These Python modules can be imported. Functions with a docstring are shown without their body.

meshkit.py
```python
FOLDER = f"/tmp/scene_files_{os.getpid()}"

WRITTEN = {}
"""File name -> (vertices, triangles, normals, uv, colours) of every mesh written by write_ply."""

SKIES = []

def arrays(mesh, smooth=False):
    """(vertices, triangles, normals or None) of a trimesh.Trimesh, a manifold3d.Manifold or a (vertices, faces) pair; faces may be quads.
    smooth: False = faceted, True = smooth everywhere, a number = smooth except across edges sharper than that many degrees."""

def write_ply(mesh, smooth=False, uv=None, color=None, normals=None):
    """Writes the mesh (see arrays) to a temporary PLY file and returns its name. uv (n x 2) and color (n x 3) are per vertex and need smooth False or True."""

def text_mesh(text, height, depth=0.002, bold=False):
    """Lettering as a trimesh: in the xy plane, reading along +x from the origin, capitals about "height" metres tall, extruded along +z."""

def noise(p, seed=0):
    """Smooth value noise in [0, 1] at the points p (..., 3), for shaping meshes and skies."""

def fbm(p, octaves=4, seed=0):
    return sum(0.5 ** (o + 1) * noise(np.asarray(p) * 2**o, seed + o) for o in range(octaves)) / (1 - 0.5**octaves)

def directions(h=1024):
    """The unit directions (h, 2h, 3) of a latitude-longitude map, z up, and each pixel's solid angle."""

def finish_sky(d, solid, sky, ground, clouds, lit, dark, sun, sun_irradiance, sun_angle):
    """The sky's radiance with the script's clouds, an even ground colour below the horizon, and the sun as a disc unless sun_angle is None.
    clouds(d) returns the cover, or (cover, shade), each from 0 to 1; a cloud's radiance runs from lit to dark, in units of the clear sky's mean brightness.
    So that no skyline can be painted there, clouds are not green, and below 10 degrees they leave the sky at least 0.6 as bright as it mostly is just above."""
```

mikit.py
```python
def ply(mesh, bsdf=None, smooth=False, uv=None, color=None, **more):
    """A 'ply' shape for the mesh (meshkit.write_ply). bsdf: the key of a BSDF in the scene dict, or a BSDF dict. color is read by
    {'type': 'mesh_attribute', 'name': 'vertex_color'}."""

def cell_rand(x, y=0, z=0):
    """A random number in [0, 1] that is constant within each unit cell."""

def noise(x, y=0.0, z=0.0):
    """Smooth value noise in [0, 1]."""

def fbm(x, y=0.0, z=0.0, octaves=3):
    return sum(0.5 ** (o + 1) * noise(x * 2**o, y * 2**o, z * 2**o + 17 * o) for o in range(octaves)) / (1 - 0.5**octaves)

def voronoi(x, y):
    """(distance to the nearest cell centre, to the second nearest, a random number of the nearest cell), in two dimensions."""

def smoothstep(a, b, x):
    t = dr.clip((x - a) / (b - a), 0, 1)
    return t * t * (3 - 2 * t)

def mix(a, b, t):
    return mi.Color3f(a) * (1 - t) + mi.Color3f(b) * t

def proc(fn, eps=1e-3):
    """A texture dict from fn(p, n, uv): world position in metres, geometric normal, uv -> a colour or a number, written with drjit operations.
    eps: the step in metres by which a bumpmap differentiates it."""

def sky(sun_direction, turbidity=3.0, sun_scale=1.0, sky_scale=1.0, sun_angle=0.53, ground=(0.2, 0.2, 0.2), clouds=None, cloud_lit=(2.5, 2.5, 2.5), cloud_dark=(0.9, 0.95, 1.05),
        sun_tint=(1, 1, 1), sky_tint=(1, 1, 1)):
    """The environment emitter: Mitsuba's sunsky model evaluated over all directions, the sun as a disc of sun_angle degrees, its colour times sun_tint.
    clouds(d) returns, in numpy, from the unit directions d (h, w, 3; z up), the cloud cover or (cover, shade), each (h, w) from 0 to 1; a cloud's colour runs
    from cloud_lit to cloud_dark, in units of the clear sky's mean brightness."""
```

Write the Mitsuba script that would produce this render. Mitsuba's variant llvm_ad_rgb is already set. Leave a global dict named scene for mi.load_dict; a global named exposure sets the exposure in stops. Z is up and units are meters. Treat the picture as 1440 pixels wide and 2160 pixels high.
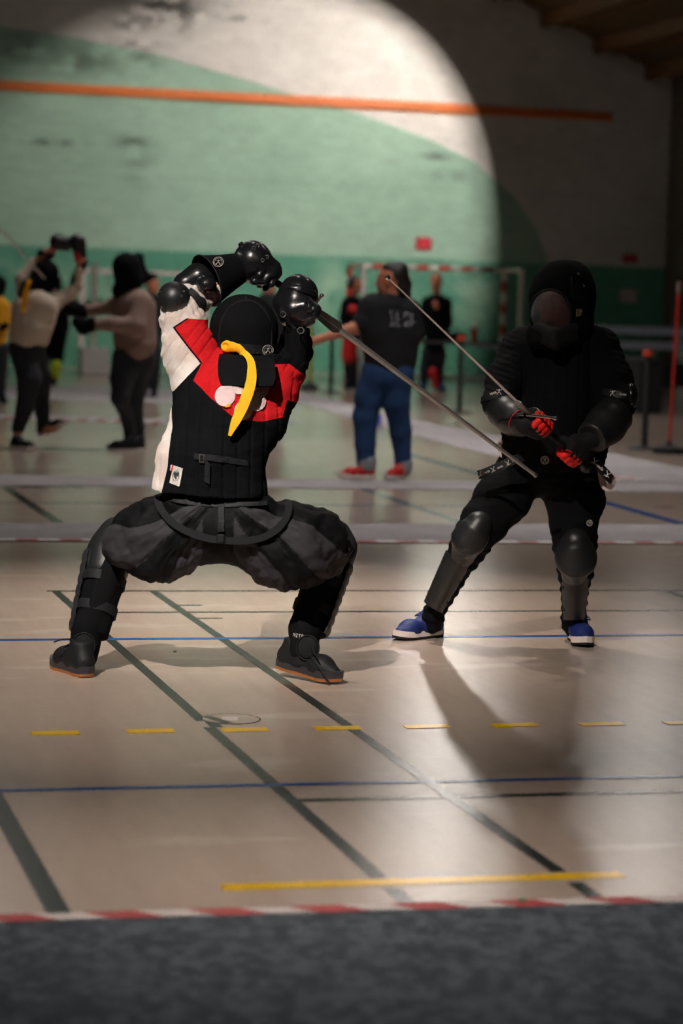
import math, numpy as np, trimesh, mitsuba as mi, drjit as dr, mikit, meshkit
from shapely.geometry import Polygon, Point, box as sbox
from shapely import contains_xy
T = mi.ScalarTransform4f
scene, labels = {}, {}
V3 = lambda *a: np.array(a, float)

# ------------------------------------------------------------------ camera
F_PX, CAM_H, PITCH, ROLL = 5104.0, 1.3854, 0.08702, 0.03035
CAM = V3(0, 0, CAM_H)
FWD = V3(0, math.cos(PITCH), -math.sin(PITCH))
_U = np.cross(V3(1, 0, 0), FWD)
RIGHT = math.cos(ROLL) * V3(1, 0, 0) + math.sin(ROLL) * _U
UP = -math.sin(ROLL) * V3(1, 0, 0) + math.cos(ROLL) * _U
scene['camera'] = {'type': 'thinlens', 'fov_axis': 'x', 'fov': math.degrees(2 * math.atan(720 / F_PX)),
    'to_world': T().look_at(origin=CAM.tolist(), target=(CAM + FWD).tolist(), up=UP.tolist()),
    'aperture_radius': 0.017, 'focus_distance': 9.15, 'near_clip': 0.1, 'far_clip': 300.0}
exposure = 0.0

def W(px, py, Y):
    """the place at depth Y (metres ahead of the camera) seen at a spot measured on the photograph"""
    d = FWD + RIGHT * (px - 720) / F_PX - UP * (py - 1080) / F_PX
    return CAM + d * (Y / d[1])
def G(px, py, z=0.0):
    d = FWD + RIGHT * (px - 720) / F_PX - UP * (py - 1080) / F_PX
    return CAM + d * ((z - CAM_H) / d[2])

# court frame (badminton lines on the floor): u to the right, v towards the camera
YAW = 0.25844
UX, VX = V3(math.cos(YAW), math.sin(YAW), 0), V3(math.sin(YAW), -math.cos(YAW), 0)
ORG = V3(-1.34331, 11.19523, 0)
court = lambda u, v, z=0.0: ORG + u * UX + v * VX + V3(0, 0, z)
def uv_of(p):
    d = np.asarray(p)[..., :2] - ORG[:2]
    return d @ UX[:2], d @ VX[:2]
WALL0 = V3(*G(700, 784))                     # foot of the back wall
_, V_WALL = uv_of(WALL0)
U_WALL0 = uv_of(WALL0)[0]
def on_wall(px, py, off=0.0):
    """point of the back wall (off metres in front of it): (u, z, point)"""
    d = FWD + RIGHT * (px - 720) / F_PX - UP * (py - 1080) / F_PX
    t = ((V_WALL + off) - uv_of(CAM)[1]) / (d[:2] @ VX[:2])
    p = CAM + t * d
    return uv_of(p)[0], p[2], p

# ------------------------------------------------------------------ lamps (all of the hall's own)
def spot(name, pos, target, color, power, cut, beam):
    scene[name] = {'type': 'spot', 'to_world': T().look_at(origin=list(map(float, pos)), target=list(map(float, target)), up=[0.01, 0.02, 1]),
        'intensity': {'type': 'rgb', 'value': [float(power * c) for c in color]}, 'cutoff_angle': float(cut), 'beam_width': float(beam)}
WARM, NEUT = (1.0, 0.90, 0.80), (1.0, 0.94, 0.90)
LAMPS = []                                                   # ceiling luminaires: (u, v, radiance, length); built with the structure
spot('lamp_wall_wash', court(U_WALL0 + 1.8, V_WALL + 5.0, 7.2), on_wall(610, 405)[2], WARM, 182, 37.4, 31.5)
spot('lamp_wall_wide', court(U_WALL0 - 3.5, V_WALL + 12.0, 8.4), on_wall(420, 420)[2], NEUT, 40, 26, 2)
spot('lamp_arena', V3(-2.3, 2.6, 6.6), V3(-0.40, 9.0, .25), WARM, 470, 12.8, 1)
spot('lamp_arena_rear', V3(-0.4, 12.2, 7.4), V3(-0.3, 10.8, 0), WARM, 320, 17, 1)
spot('lamp_arena_front', V3(0.4, 3.6, 7.4), V3(-0.05, 5.7, 0), WARM, 165, 13, 2)
for _x, _Y, _p in ((.6, 16.5, 95), (.3, 23.0, 150), (-.3, 30.0, 150), (-1.0, 38.0, 90)): spot('lamp_mid_hall_%d' % _Y, V3(_x, _Y - .8, 7.6), V3(_x, _Y, 0), NEUT, _p, 40, 6)
for _v, _l in ((V_WALL + 11, 9), (V_WALL + 18, 26), (V_WALL + 25, 36), (V_WALL + 32, 20)):
    for _u in (1.5, 7.0): LAMPS.append((_u, _v, _l))
FLOODS = [(1.55, 34.0, 6.1, 62), (4.35, 33.0, 6.9, 40)]      # floodlights under the roof turned towards the fighting area: (x, depth, height, radiance)

# ------------------------------------------------------------------ materials
def rgb(c): return {'type': 'rgb', 'value': [float(x) for x in c]}
def lin(r, g, b):
    return tuple(((x / 255 + .055) / 1.055) ** 2.4 if x > 10 else x / 255 / 12.92 for x in (r, g, b))
def mat(key, base, rough=.6, metallic=0., spec=.5, sheen=0., coat=0., coat_gloss=.8, bump=None):
    col = base if isinstance(base, dict) else rgb(base)
    b = {'type': 'principled', 'base_color': col, 'roughness': rough, 'metallic': metallic, 'specular': spec, 'sheen': sheen, 'clearcoat': coat, 'clearcoat_gloss': coat_gloss}
    if bump is not None: b = {'type': 'bumpmap', 'arbitrary': mikit.proc(bump[0], eps=bump[2]), 'scale': bump[1], 'bsdf': b}
    scene[key] = {'type': 'twosided', 'bsdf': b}
VC = {'type': 'mesh_attribute', 'name': 'vertex_color'}
def plain(key, c, alpha=.062):
    scene[key] = {'type': 'twosided', 'bsdf': {'type': 'roughplastic', 'distribution': 'beckmann', 'alpha': alpha, 'int_ior': 1.72, 'diffuse_reflectance': c if isinstance(c, dict) else rgb(c)}}

def poly_curve(pts):
    """piecewise linear curve y(x) for drjit"""
    def f(x):
        y = mi.Float(pts[0][1])
        for (x0, y0), (x1, y1) in zip(pts, pts[1:]):
            y += (y1 - y0) * dr.clip((x - x0) / (x1 - x0), 0, 1)
        return y
    return f

# ------------------------------------------------------------------ scene entries
def numbered(key):
    if key not in USED: USED.add(key); return key
    i = 1
    while f'{key}_{i:03d}' in USED: i += 1
    k = f'{key}_{i:03d}'; USED.add(k); return k
USED = set()
def obj(name, mesh, m, parent=None, smooth=False, color=None, **lab):
    key = numbered((parent + '__' if parent else '') + name)
    scene[key] = mikit.ply(mesh, m, smooth=smooth, color=color)
    if lab: labels[key] = lab
    return key
def thing(name, label, category, group=None):
    key = numbered(name)
    labels[key] = {'label': label, 'category': category, **({'group': group} if group else {})}
    return key
def same(name, like, parent, to_world=None):
    key = numbered(parent + '__' + name); d = dict(scene[like])
    if to_world is not None: d['to_world'] = to_world
    scene[key] = d; return key
cat = trimesh.util.concatenate
def box(size, c=(0, 0, 0), ax=None):
    b = trimesh.creation.box(size)
    if ax is not None: b.apply_transform(np.vstack([np.column_stack([np.column_stack(ax), [0, 0, 0]]), [0, 0, 0, 1]]))
    b.apply_translation(c); return b
def rbox(size, r, c=(0, 0, 0), ax=None):
    """box with chamfered edges"""
    s = np.array(size) / 2; pts = []
    for sx in (-1, 1):
        for sy in (-1, 1):
            for sz in (-1, 1):
                for k in range(3):
                    q = s - r; q[k] = s[k]; pts.append(q * (sx, sy, sz))
    b = trimesh.convex.convex_hull(np.array(pts))
    if ax is not None: b.apply_transform(np.vstack([np.column_stack([np.column_stack(ax), [0, 0, 0]]), [0, 0, 0, 1]]))
    b.apply_translation(c); return b
def frame(z, hint=(0, 0, 1)):
    z = np.asarray(z, float) / np.linalg.norm(z)
    x = np.cross(hint, z)
    if np.linalg.norm(x) < 1e-3: x = np.cross((1, 0.1, 0), z)
    x /= np.linalg.norm(x)
    return x, np.cross(z, x), z
def tube(pts, r, sides=8, flat=None, closed_ends=True):
    """tube through points; flat=(direction, ratio) squashes the section"""
    P = np.asarray(pts, float); R = np.broadcast_to(r, (len(P),))
    t = np.gradient(P, axis=0); t /= np.linalg.norm(t, axis=1, keepdims=True)
    a = np.cross(t[0], (0, 0, 1) if abs(t[0][2]) < .9 else (1, 0, 0)); rows = []
    for i in range(len(P)):
        a = a - (a @ t[i]) * t[i]; a /= np.linalg.norm(a); b = np.cross(t[i], a)
        th = np.arange(sides) * 2 * np.pi / sides
        rows.append(P[i] + R[i] * (np.cos(th)[:, None] * a + np.sin(th)[:, None] * b))
    v = np.vstack(rows); n = len(P); f = []
    for i in range(n - 1):
        for j in range(sides):
            j2 = (j + 1) % sides
            f += [[i * sides + j, i * sides + j2, (i + 1) * sides + j2], [i * sides + j, (i + 1) * sides + j2, (i + 1) * sides + j]]
    if closed_ends:
        v = np.vstack([v, P[0], P[-1]]); c0, c1 = len(v) - 2, len(v) - 1
        for j in range(sides):
            j2 = (j + 1) % sides
            f += [[c0, j2, j], [c1, (n - 1) * sides + j, (n - 1) * sides + j2]]
    return trimesh.Trimesh(v, np.array(f), process=False)
def spline(pts, n=24):
    from scipy.interpolate import CubicSpline
    P = np.asarray(pts, float); d = np.r_[0, np.cumsum(np.linalg.norm(np.diff(P[:, :3], axis=0), axis=1) + 1e-9)]
    return CubicSpline(d / d[-1], P)(np.linspace(0, 1, n))
def ribbon(pts, widths, nrm, th=.003, n=24, across=4):
    """flat band along points with the given width; nrm = outward direction (single or per point)"""
    P = spline(pts, n); w = np.interp(np.linspace(0, 1, n), np.linspace(0, 1, len(widths)), widths)
    nr = np.asarray(nrm, float)
    if nr.ndim == 2: nr = spline(nr, n)
    else: nr = np.broadcast_to(nr, P.shape)
    t = np.gradient(P, axis=0); s = np.cross(t, nr); s /= np.linalg.norm(s, axis=1, keepdims=True)
    nn = np.cross(s, t); nn /= np.linalg.norm(nn, axis=1, keepdims=True)
    nn *= np.sign((nn * nr).sum(1, keepdims=True))
    q = np.linspace(-1, 1, across)
    top = P[:, None] + s[:, None] * (q[None, :, None] * w[:, None, None] / 2) + nn[:, None] * th / 2
    bot = top - nn[:, None] * th
    ring = np.concatenate([top, bot[:, ::-1]], 1); m = ring.shape[1]
    v = ring.reshape(-1, 3); f = []
    for i in range(n - 1):
        for j in range(m):
            j2 = (j + 1) % m
            f += [[i * m + j, (i + 1) * m + j, (i + 1) * m + j2], [i * m + j, (i + 1) * m + j2, i * m + j2]]
    for i in (0, n - 1):
        for j in range(1, m - 1): f.append([i * m, i * m + j, i * m + j + 1] if i == 0 else [i * m, i * m + j + 1, i * m + j])
    return trimesh.Trimesh(v, np.array(f), process=False)
def lathe(profile, a, b, sides=28):
    """revolve (t, r) pairs about the axis a->b; t from 0 to 1 along it, r in metres"""
    a, b = np.asarray(a, float), np.asarray(b, float); x, y, z = frame(b - a); L = np.linalg.norm(b - a)
    th = np.arange(sides) * 2 * np.pi / sides; v, f = [], []
    for t, r in profile:
        v.append(a + z * t * L + r * (np.cos(th)[:, None] * x + np.sin(th)[:, None] * y))
    n = len(profile)
    for i in range(n - 1):
        for j in range(sides):
            j2 = (j + 1) % sides
            f += [[i * sides + j, i * sides + j2, (i + 1) * sides + j2], [i * sides + j, (i + 1) * sides + j2, (i + 1) * sides + j]]
    return trimesh.Trimesh(np.vstack(v), np.array(f), process=False)
def quad_strip(p0, p1, w, z=.001, d=None, th=.0008):
    """thin painted strip on the floor from p0 to p1; d = direction of its width"""
    p0, p1 = V3(p0[0], p0[1], 0), V3(p1[0], p1[1], 0)
    if d is None:
        t = (p1 - p0) / np.linalg.norm(p1 - p0); d = V3(-t[1], t[0], 0)
    d = d * w / 2; c = [p0 - d, p1 - d, p1 + d, p0 + d]
    return slab(c, z - th, z)
def slab(c, z0, z1):
    """flat floor piece with corners c (counter-clockwise or not)"""
    pg = Polygon([(p[0], p[1]) for p in c])
    m = trimesh.creation.extrude_polygon(pg, z1 - z0, engine='earcut'); m.apply_translation((0, 0, z0)); return m

# ------------------------------------------------------------------ soft bodies: smooth distance fields and surface nets
class Vol:
    def __init__(s, lo, hi, h):
        s.lo, s.h = np.asarray(lo, float), h
        s.n = np.ceil((np.asarray(hi) - s.lo) / h).astype(int) + 1
        s.f = np.full(s.n, 9.0, np.float32)
    def grid(s, lo, hi):
        i0 = np.clip(np.floor((lo - s.lo) / s.h).astype(int), 0, s.n); i1 = np.clip(np.ceil((hi - s.lo) / s.h).astype(int) + 1, 0, s.n)
        sl = tuple(slice(a, b) for a, b in zip(i0, i1))
        ax = [s.lo[k] + s.h * np.arange(i0[k], i1[k], dtype=np.float32) for k in range(3)]
        return sl, np.meshgrid(*ax, indexing='ij', sparse=True)
    def join(s, sl, d, k):
        f = s.f[sl]
        if k > 0:
            hh = np.maximum(k - np.abs(f - d), 0) / k
            s.f[sl] = np.minimum(f, d) - hh * hh * (k / 4)
        else: s.f[sl] = np.minimum(f, d)
    def cap(s, a, b, ra, rb, k=.02, sq=None):
        """tapered limb; sq=(dir, ratio): the section is ratio times as deep along dir"""
        a, b = np.asarray(a, float), np.asarray(b, float); m = max(ra, rb) + k + 3 * s.h
        sl, (X, Y, Z) = s.grid(np.minimum(a, b) - m, np.maximum(a, b) + m)
        u = b - a; L = max(u @ u, 1e-9)
        t = np.clip(((X - a[0]) * u[0] + (Y - a[1]) * u[1] + (Z - a[2]) * u[2]) / L, 0, 1)
        dx, dy, dz = X - (a[0] + t * u[0]), Y - (a[1] + t * u[1]), Z - (a[2] + t * u[2])
        q = dx * dx + dy * dy + dz * dz
        if sq is not None:
            w = np.asarray(sq[0], float); w = w / np.linalg.norm(w); c = dx * w[0] + dy * w[1] + dz * w[2]
            q = q + c * c * (1 / sq[1] ** 2 - 1)
        s.join(sl, np.sqrt(q) - (ra + t * (rb - ra)), k)
    def _ell(s, c, r, R):
        c, r = np.asarray(c, float), np.asarray(r, float); R = np.eye(3) if R is None else np.asarray(R)
        m = max(r) + .05
        sl, (X, Y, Z) = s.grid(c - m, c + m)
        p = [(X - c[0]) * R[i][0] + (Y - c[1]) * R[i][1] + (Z - c[2]) * R[i][2] for i in range(3)]
        k0 = np.sqrt(sum((p[i] / r[i]) ** 2 for i in range(3))); k1 = np.sqrt(sum((p[i] / r[i] ** 2) ** 2 for i in range(3))) + 1e-6
        return sl, k0 * (k0 - 1) / k1
    def ell(s, c, r, R=None, k=.02):
        sl, d = s._ell(c, r, R); s.join(sl, d, k)
    def carve(s, c, r, R=None, k=.01):
        sl, d = s._ell(c, r, R); f = s.f[sl]; d = -d
        hh = np.maximum(k - np.abs(f - d), 0) / k
        s.f[sl] = np.maximum(f, d) + hh * hh * (k / 4)
    def cut(s, p, n, lo=None, hi=None):
        """removes what lies on the side of n"""
        n = np.asarray(n, float) / np.linalg.norm(n)
        sl, (X, Y, Z) = s.grid(s.lo if lo is None else np.asarray(lo), s.lo + s.h * s.n if hi is None else np.asarray(hi))
        s.f[sl] = np.maximum(s.f[sl], ((X - p[0]) * n[0] + (Y - p[1]) * n[1] + (Z - p[2]) * n[2]).astype(np.float32))
    def front(s, x, z, below=None):
        """depth of the surface facing the camera at (x, z); nan where there is none"""
        i = np.clip(np.round((np.asarray(x) - s.lo[0]) / s.h).astype(int), 0, s.n[0] - 1); j = np.clip(np.round((np.asarray(z) - s.lo[2]) / s.h).astype(int), 0, s.n[2] - 1)
        col = s.f[i, :, j]; hit = col < 0; k = hit.argmax(-1); ok = hit.any(-1)
        k = np.maximum(k, 1); c1 = np.take_along_axis(col, k[..., None], -1)[..., 0]; c0 = np.take_along_axis(col, (k - 1)[..., None], -1)[..., 0]
        y = s.lo[1] + s.h * (k - 1 + c0 / np.where(c0 - c1 == 0, 1, c0 - c1))
        return np.where(ok, y, np.nan)
    def mesh(s):
        f = s.f; nx, ny, nz = f.shape; h = s.h; inside = f < 0
        cnt = np.zeros((nx - 1, ny - 1, nz - 1), np.int8)
        for a in (0, 1):
            for b in (0, 1):
                for c in (0, 1): cnt += inside[a:nx - 1 + a, b:ny - 1 + b, c:nz - 1 + c]
        act = (cnt > 0) & (cnt < 8); I = np.argwhere(act); idx = np.full(act.shape, -1, np.int64); idx[act] = np.arange(len(I))
        acc = np.zeros((len(I), 3)); num = np.zeros(len(I))
        for ax in range(3):
            for o1 in (0, 1):
                for o2 in (0, 1):
                    d0 = np.zeros(3, int); oth = [k for k in range(3) if k != ax]; d0[oth[0]], d0[oth[1]] = o1, o2
                    d1 = d0.copy(); d1[ax] = 1
                    f0, f1 = f[tuple((I + d0).T)], f[tuple((I + d1).T)]; x = (f0 < 0) != (f1 < 0)
                    t = np.where(x, f0 / np.where(f0 - f1 == 0, 1, f0 - f1), 0); p = np.repeat(d0[None].astype(float), len(I), 0); p[:, ax] = t
                    acc += p * x[:, None]; num += x
        v = s.lo + h * (I + acc / num[:, None]); faces = []
        for ax in range(3):
            o = [k for k in range(3) if k != ax]
            s0 = [slice(1, -1)] * 3; s0[ax] = slice(0, -1); s1 = list(s0); s1[ax] = slice(1, None)
            a, b = inside[tuple(s0)], inside[tuple(s1)]
            for want, flip in ((a & ~b, False), (b & ~a, True)):
                E = np.argwhere(want)
                if not len(E): continue
                base = E.copy(); base[:, o[0]] += 1; base[:, o[1]] += 1; q = []
                for p1, p2 in ((0, 0), (-1, 0), (-1, -1), (0, -1)):
                    c = base.copy(); c[:, o[0]] += p1; c[:, o[1]] += p2; q.append(idx[tuple(c.T)])
                q = np.stack(q, 1)
                if (ax == 1) != flip: q = q[:, ::-1]
                faces.append(q)
        q = np.vstack(faces); q = q[(q >= 0).all(1)]
        return trimesh.Trimesh(v, np.vstack([q[:, [0, 1, 2]], q[:, [0, 2, 3]]]), process=False)
def soften(m, it=4):
    """smooths without shrinking"""
    from scipy import sparse
    f = m.faces; n = len(m.vertices); e = np.vstack([f[:, [0, 1]], f[:, [1, 2]], f[:, [2, 0]]])
    A = sparse.coo_matrix((np.ones(len(e)), (e[:, 0], e[:, 1])), (n, n)).tocsr(); A = ((A + A.T) > 0).astype(float)
    deg = np.asarray(A.sum(1)).ravel(); D = sparse.diags(1 / np.maximum(deg, 1)); L = D @ A; v = np.array(m.vertices); lone = deg == 0
    for _ in range(it):
        for w in (.5, -.52): v = v + w * (np.where(lone[:, None], v, L @ v) - v)
    return trimesh.Trimesh(v, f, process=False)
def push(m, amount):
    """moves the vertices along their normals"""
    m.vertices = m.vertices + m.vertex_normals * np.asarray(amount)[:, None]; return m
S = lambda Y: Y / F_PX                      # metres per photograph pixel at depth Y
class Fig(Vol):
    """limbs measured on the photograph: nodes (px, py, depth, radius px)"""
    def __init__(s, nodes, h, pad=.14):
        P = np.array([W(*n[:3]) for n in nodes]); R = np.array([n[3] * S(n[2]) for n in nodes])[:, None]
        super().__init__((P - R).min(0) - pad, (P + R).max(0) + pad, h)
    def run(s, nodes, k=.03, sq=None):
        for a, b in zip(nodes, nodes[1:]):
            s.cap(W(*a[:3]), W(*b[:3]), a[3] * S(a[2]), b[3] * S(b[2]), k, sq)
def fig(runs, h=.006, k=.03, pad=.1, sq=None, smooth=3, keep=False):
    v = Fig([n for r in runs for n in r], h, pad)
    for r in runs: v.run(r, k, sq)
    if keep: return v
    return soften(v.mesh(), smooth)

# ================================================================== the hall
N = mikit
def uvp(p):
    x, y = p.x - float(ORG[0]), p.y - float(ORG[1])
    return x * float(UX[0]) + y * float(UX[1]), x * float(VX[0]) + y * float(VX[1])
_mural = [on_wall(x, y)[:2] for x, y in ((-300, 10), (0, 53), (150, 78), (300, 108), (460, 152), (640, 206), (760, 241), (900, 292), (1000, 342), (1080, 410), (1130, 480), (1158, 556))]
_curve = poly_curve([(float(a), float(b)) for a, b in _mural]); U_END = float(_mural[-1][0]); DADO = 2.24
_blobs = [(on_wall(x, y)[:2], rx, rz, s) for x, y, rx, rz, s in ((700, 610, .3, .5, .45), (820, 640, .5, .7, .35), (1000, 620, .55, .5, .4), (1015, 660, .6, .3, .35), (20, 590, 1.0, .35, .3), (120, 630, .9, .5, .4),
    (215, 650, .35, .6, .35), (560, 640, .5, .5, .25), (690, 660, .25, .4, .2))]
_stains = [(on_wall(x, y)[:2], rx, rz, s) for x, y, rx, rz, s in ((345, 18, .75, .32, .8), (275, 50, .45, .16, .45), (380, 50, .35, .2, .4), (285, 95, .5, .12, .45), (110, 300, .5, .07, .45), (280, 300, .35, .12, .45),
    (920, 330, .3, .08, .4), (950, 370, .35, .12, .35), (180, 130, .8, .3, .4), (960, 300, .4, .12, .2), (300, 130, .4, .3, .35), (60, 100, .7, .3, .3), (520, 40, 1.0, .06, .35), (290, 350, .3, .4, .2))]
def wall_color(p, n, uv):
    u, v = uvp(p); z = p.z
    big = N.fbm(u * .9, z * 1.1, 3.0, 4); fine = N.fbm(u * 5, z * 9, 1.0, 3); lines = N.noise(u * 3, z * 16, 2.0)
    white = N.mix((.62, .60, .57), (.80, .78, .75), big) * (.86 + .2 * fine)
    green = N.mix((.29, .46, .365), (.38, .56, .45), big) * (.84 + .16 * fine + .08 * lines)
    dado = N.mix((.080, .262, .185), (.105, .325, .232), fine)
    pale = mi.Float(0)
    for (cu, cz), rx, rz, s in _blobs:
        d = dr.square((u - float(cu)) / rx) + dr.square((z - float(cz)) / rz)
        pale = dr.maximum(pale, s * dr.exp(-d) * N.smoothstep(.3, .62, N.fbm(u * 3.4, z * 3.4, 8.0, 3)) * 1.6)
    dado = N.mix(dado, (.42, .60, .46), dr.clip(pale, 0, .7))
    m = N.smoothstep(-.02, .02, _curve(u) - z) * N.smoothstep(.02, -.02, u - U_END)
    c = N.mix(white, green, m); c = N.mix(c, dado, N.smoothstep(.02, -.02, z - DADO))
    dirt = mi.Float(0)
    for (cu, cz), rx, rz, s in _stains:
        d = dr.square((u - float(cu)) / rx) + dr.square((z - float(cz)) / rz)
        dirt = dr.maximum(dirt, s * dr.exp(-d) * N.smoothstep(.25, .6, N.fbm(u * 4, z * 7, 5.0, 3)) * 1.5)
    joint = dr.maximum(N.smoothstep(.03, .0, dr.abs(z - 3.62)), N.smoothstep(.03, .0, dr.abs(z - 6.95))) * .12
    return c * (1 - dr.clip(dirt + joint, 0, .85))
mat('mat_wall', N.proc(wall_color), rough=.8, spec=.25)
mat('mat_dark_wall', lin(96, 90, 84), rough=.85, spec=.2)
mat('mat_roof', lin(74, 54, 38), rough=.8, spec=.2)
mat('mat_beam', lin(92, 62, 36), rough=.7, spec=.3)
def floor_color(p, n, uv):
    u, v = uvp(p)
    a = N.fbm(u * .8, v * .5, 1.0, 4); b = N.fbm(u * 26, v * 3.2, 4.0, 3); c = N.noise(u * 60, v * 60)
    sc = N.smoothstep(.66, .8, N.fbm(u * 1.6 + v * .7, v * 5.0, 7.0, 4))
    col = N.mix((.40, .312, .258), (.485, .388, .322), a) * (.93 + .10 * b + .04 * c)
    return N.mix(col, (.58, .52, .45), sc * .35)
plain('mat_floor', N.proc(floor_color), .062)
def carpet_color(p, n, uv):
    u, v = uvp(p)
    return N.mix((.19, .175, .18), (.29, .265, .275), N.fbm(u * 4, v * 4, 0.0, 4)) * (.75 + .5 * N.noise(u * 150, v * 150))
def near_carpet_color(p, n, uv):
    return N.mix((.036, .043, .053), (.072, .083, .100), N.smoothstep(.3, .7, N.fbm(p.x * 38, p.y * 26, 0.0, 4))) * (.7 + .6 * N.noise(p.x * 240, p.y * 240))
mat('mat_carpet', N.proc(carpet_color), rough=.9, spec=.35, sheen=.4)
mat('mat_near_carpet', N.proc(near_carpet_color), rough=.95, spec=.15, sheen=.25)
plain('mat_line_dark', (.016, .026, .022)); plain('mat_line_blue', lin(28, 84, 150)); plain('mat_line_yellow', lin(236, 188, 20)); plain('mat_line_grey', lin(104, 112, 118))
plain('mat_tape_red', lin(176, 20, 24), .25); plain('mat_tape_white', lin(222, 208, 204), .25)
mat('mat_orange', lin(214, 112, 44), rough=.5)

def struct(name, mesh, m, label, parent=None):
    k = obj(name, mesh, m, parent)
    if not parent: labels[k] = {'label': label, 'kind': 'structure'}
    return k
UL, UR, VN = -7.2, 17.15, 20.0
def hall_box(u0, u1, v0, v1, z0, z1):
    c = court((u0 + u1) / 2, (v0 + v1) / 2, (z0 + z1) / 2)
    return box((abs(u1 - u0), abs(v1 - v0), z1 - z0), c, (UX, -VX, V3(0, 0, 1)))
FLOOR = struct('floor', hall_box(UL - .3, UR + .3, V_WALL - .3, VN + .3, -.2, 0), 'mat_floor', 'glossy beige synthetic sports floor of the hall')
struct('wall_back', hall_box(UL - .3, UR + .3, V_WALL - .3, V_WALL, 0, 11.6), 'mat_wall', 'tall concrete back wall painted pale and green with a darker green band below')
struct('wall_right', hall_box(UR, UR + .3, V_WALL, VN, 0, 6.3), 'mat_dark_wall', 'dark side wall beyond the right end of the back wall')
struct('wall_left', hall_box(UL - .3, UL, V_WALL, VN, 0, 6.3), 'mat_dark_wall', 'side wall of the sports hall left of the frame')
struct('wall_front', hall_box(UL - .3, UR + .3, VN, VN + .3, 0, 11.6), 'mat_dark_wall', 'end wall of the sports hall behind the viewer')
U_R, SLOPE = 5.0, .414
zroof = lambda u: 7.30 + SLOPE * (14.01 - (u if u > U_R else 2 * U_R - u))
def roof_slope(ua, ub):
    c = [court(u, v, zroof(u) + dz) for dz in (0, .25) for v in (V_WALL, VN) for u in (ua, ub)]
    return trimesh.convex.convex_hull(np.array(c))
CEIL = struct('ceiling', cat([roof_slope(U_R, UR + .6), roof_slope(UL - .6, U_R)]), 'mat_roof', 'dark pitched timber roof of the hall')
def purlin(u):
    c = court(u, (V_WALL + VN) / 2, zroof(u) - .13)
    return rbox((.14, VN - V_WALL - .1, .30), .015, c, (UX, -VX, V3(0, 0, 1)))
for i in range(7): struct('roof_beam', purlin(16.6 - 1.12 * i), 'mat_beam', '', CEIL)
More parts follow.
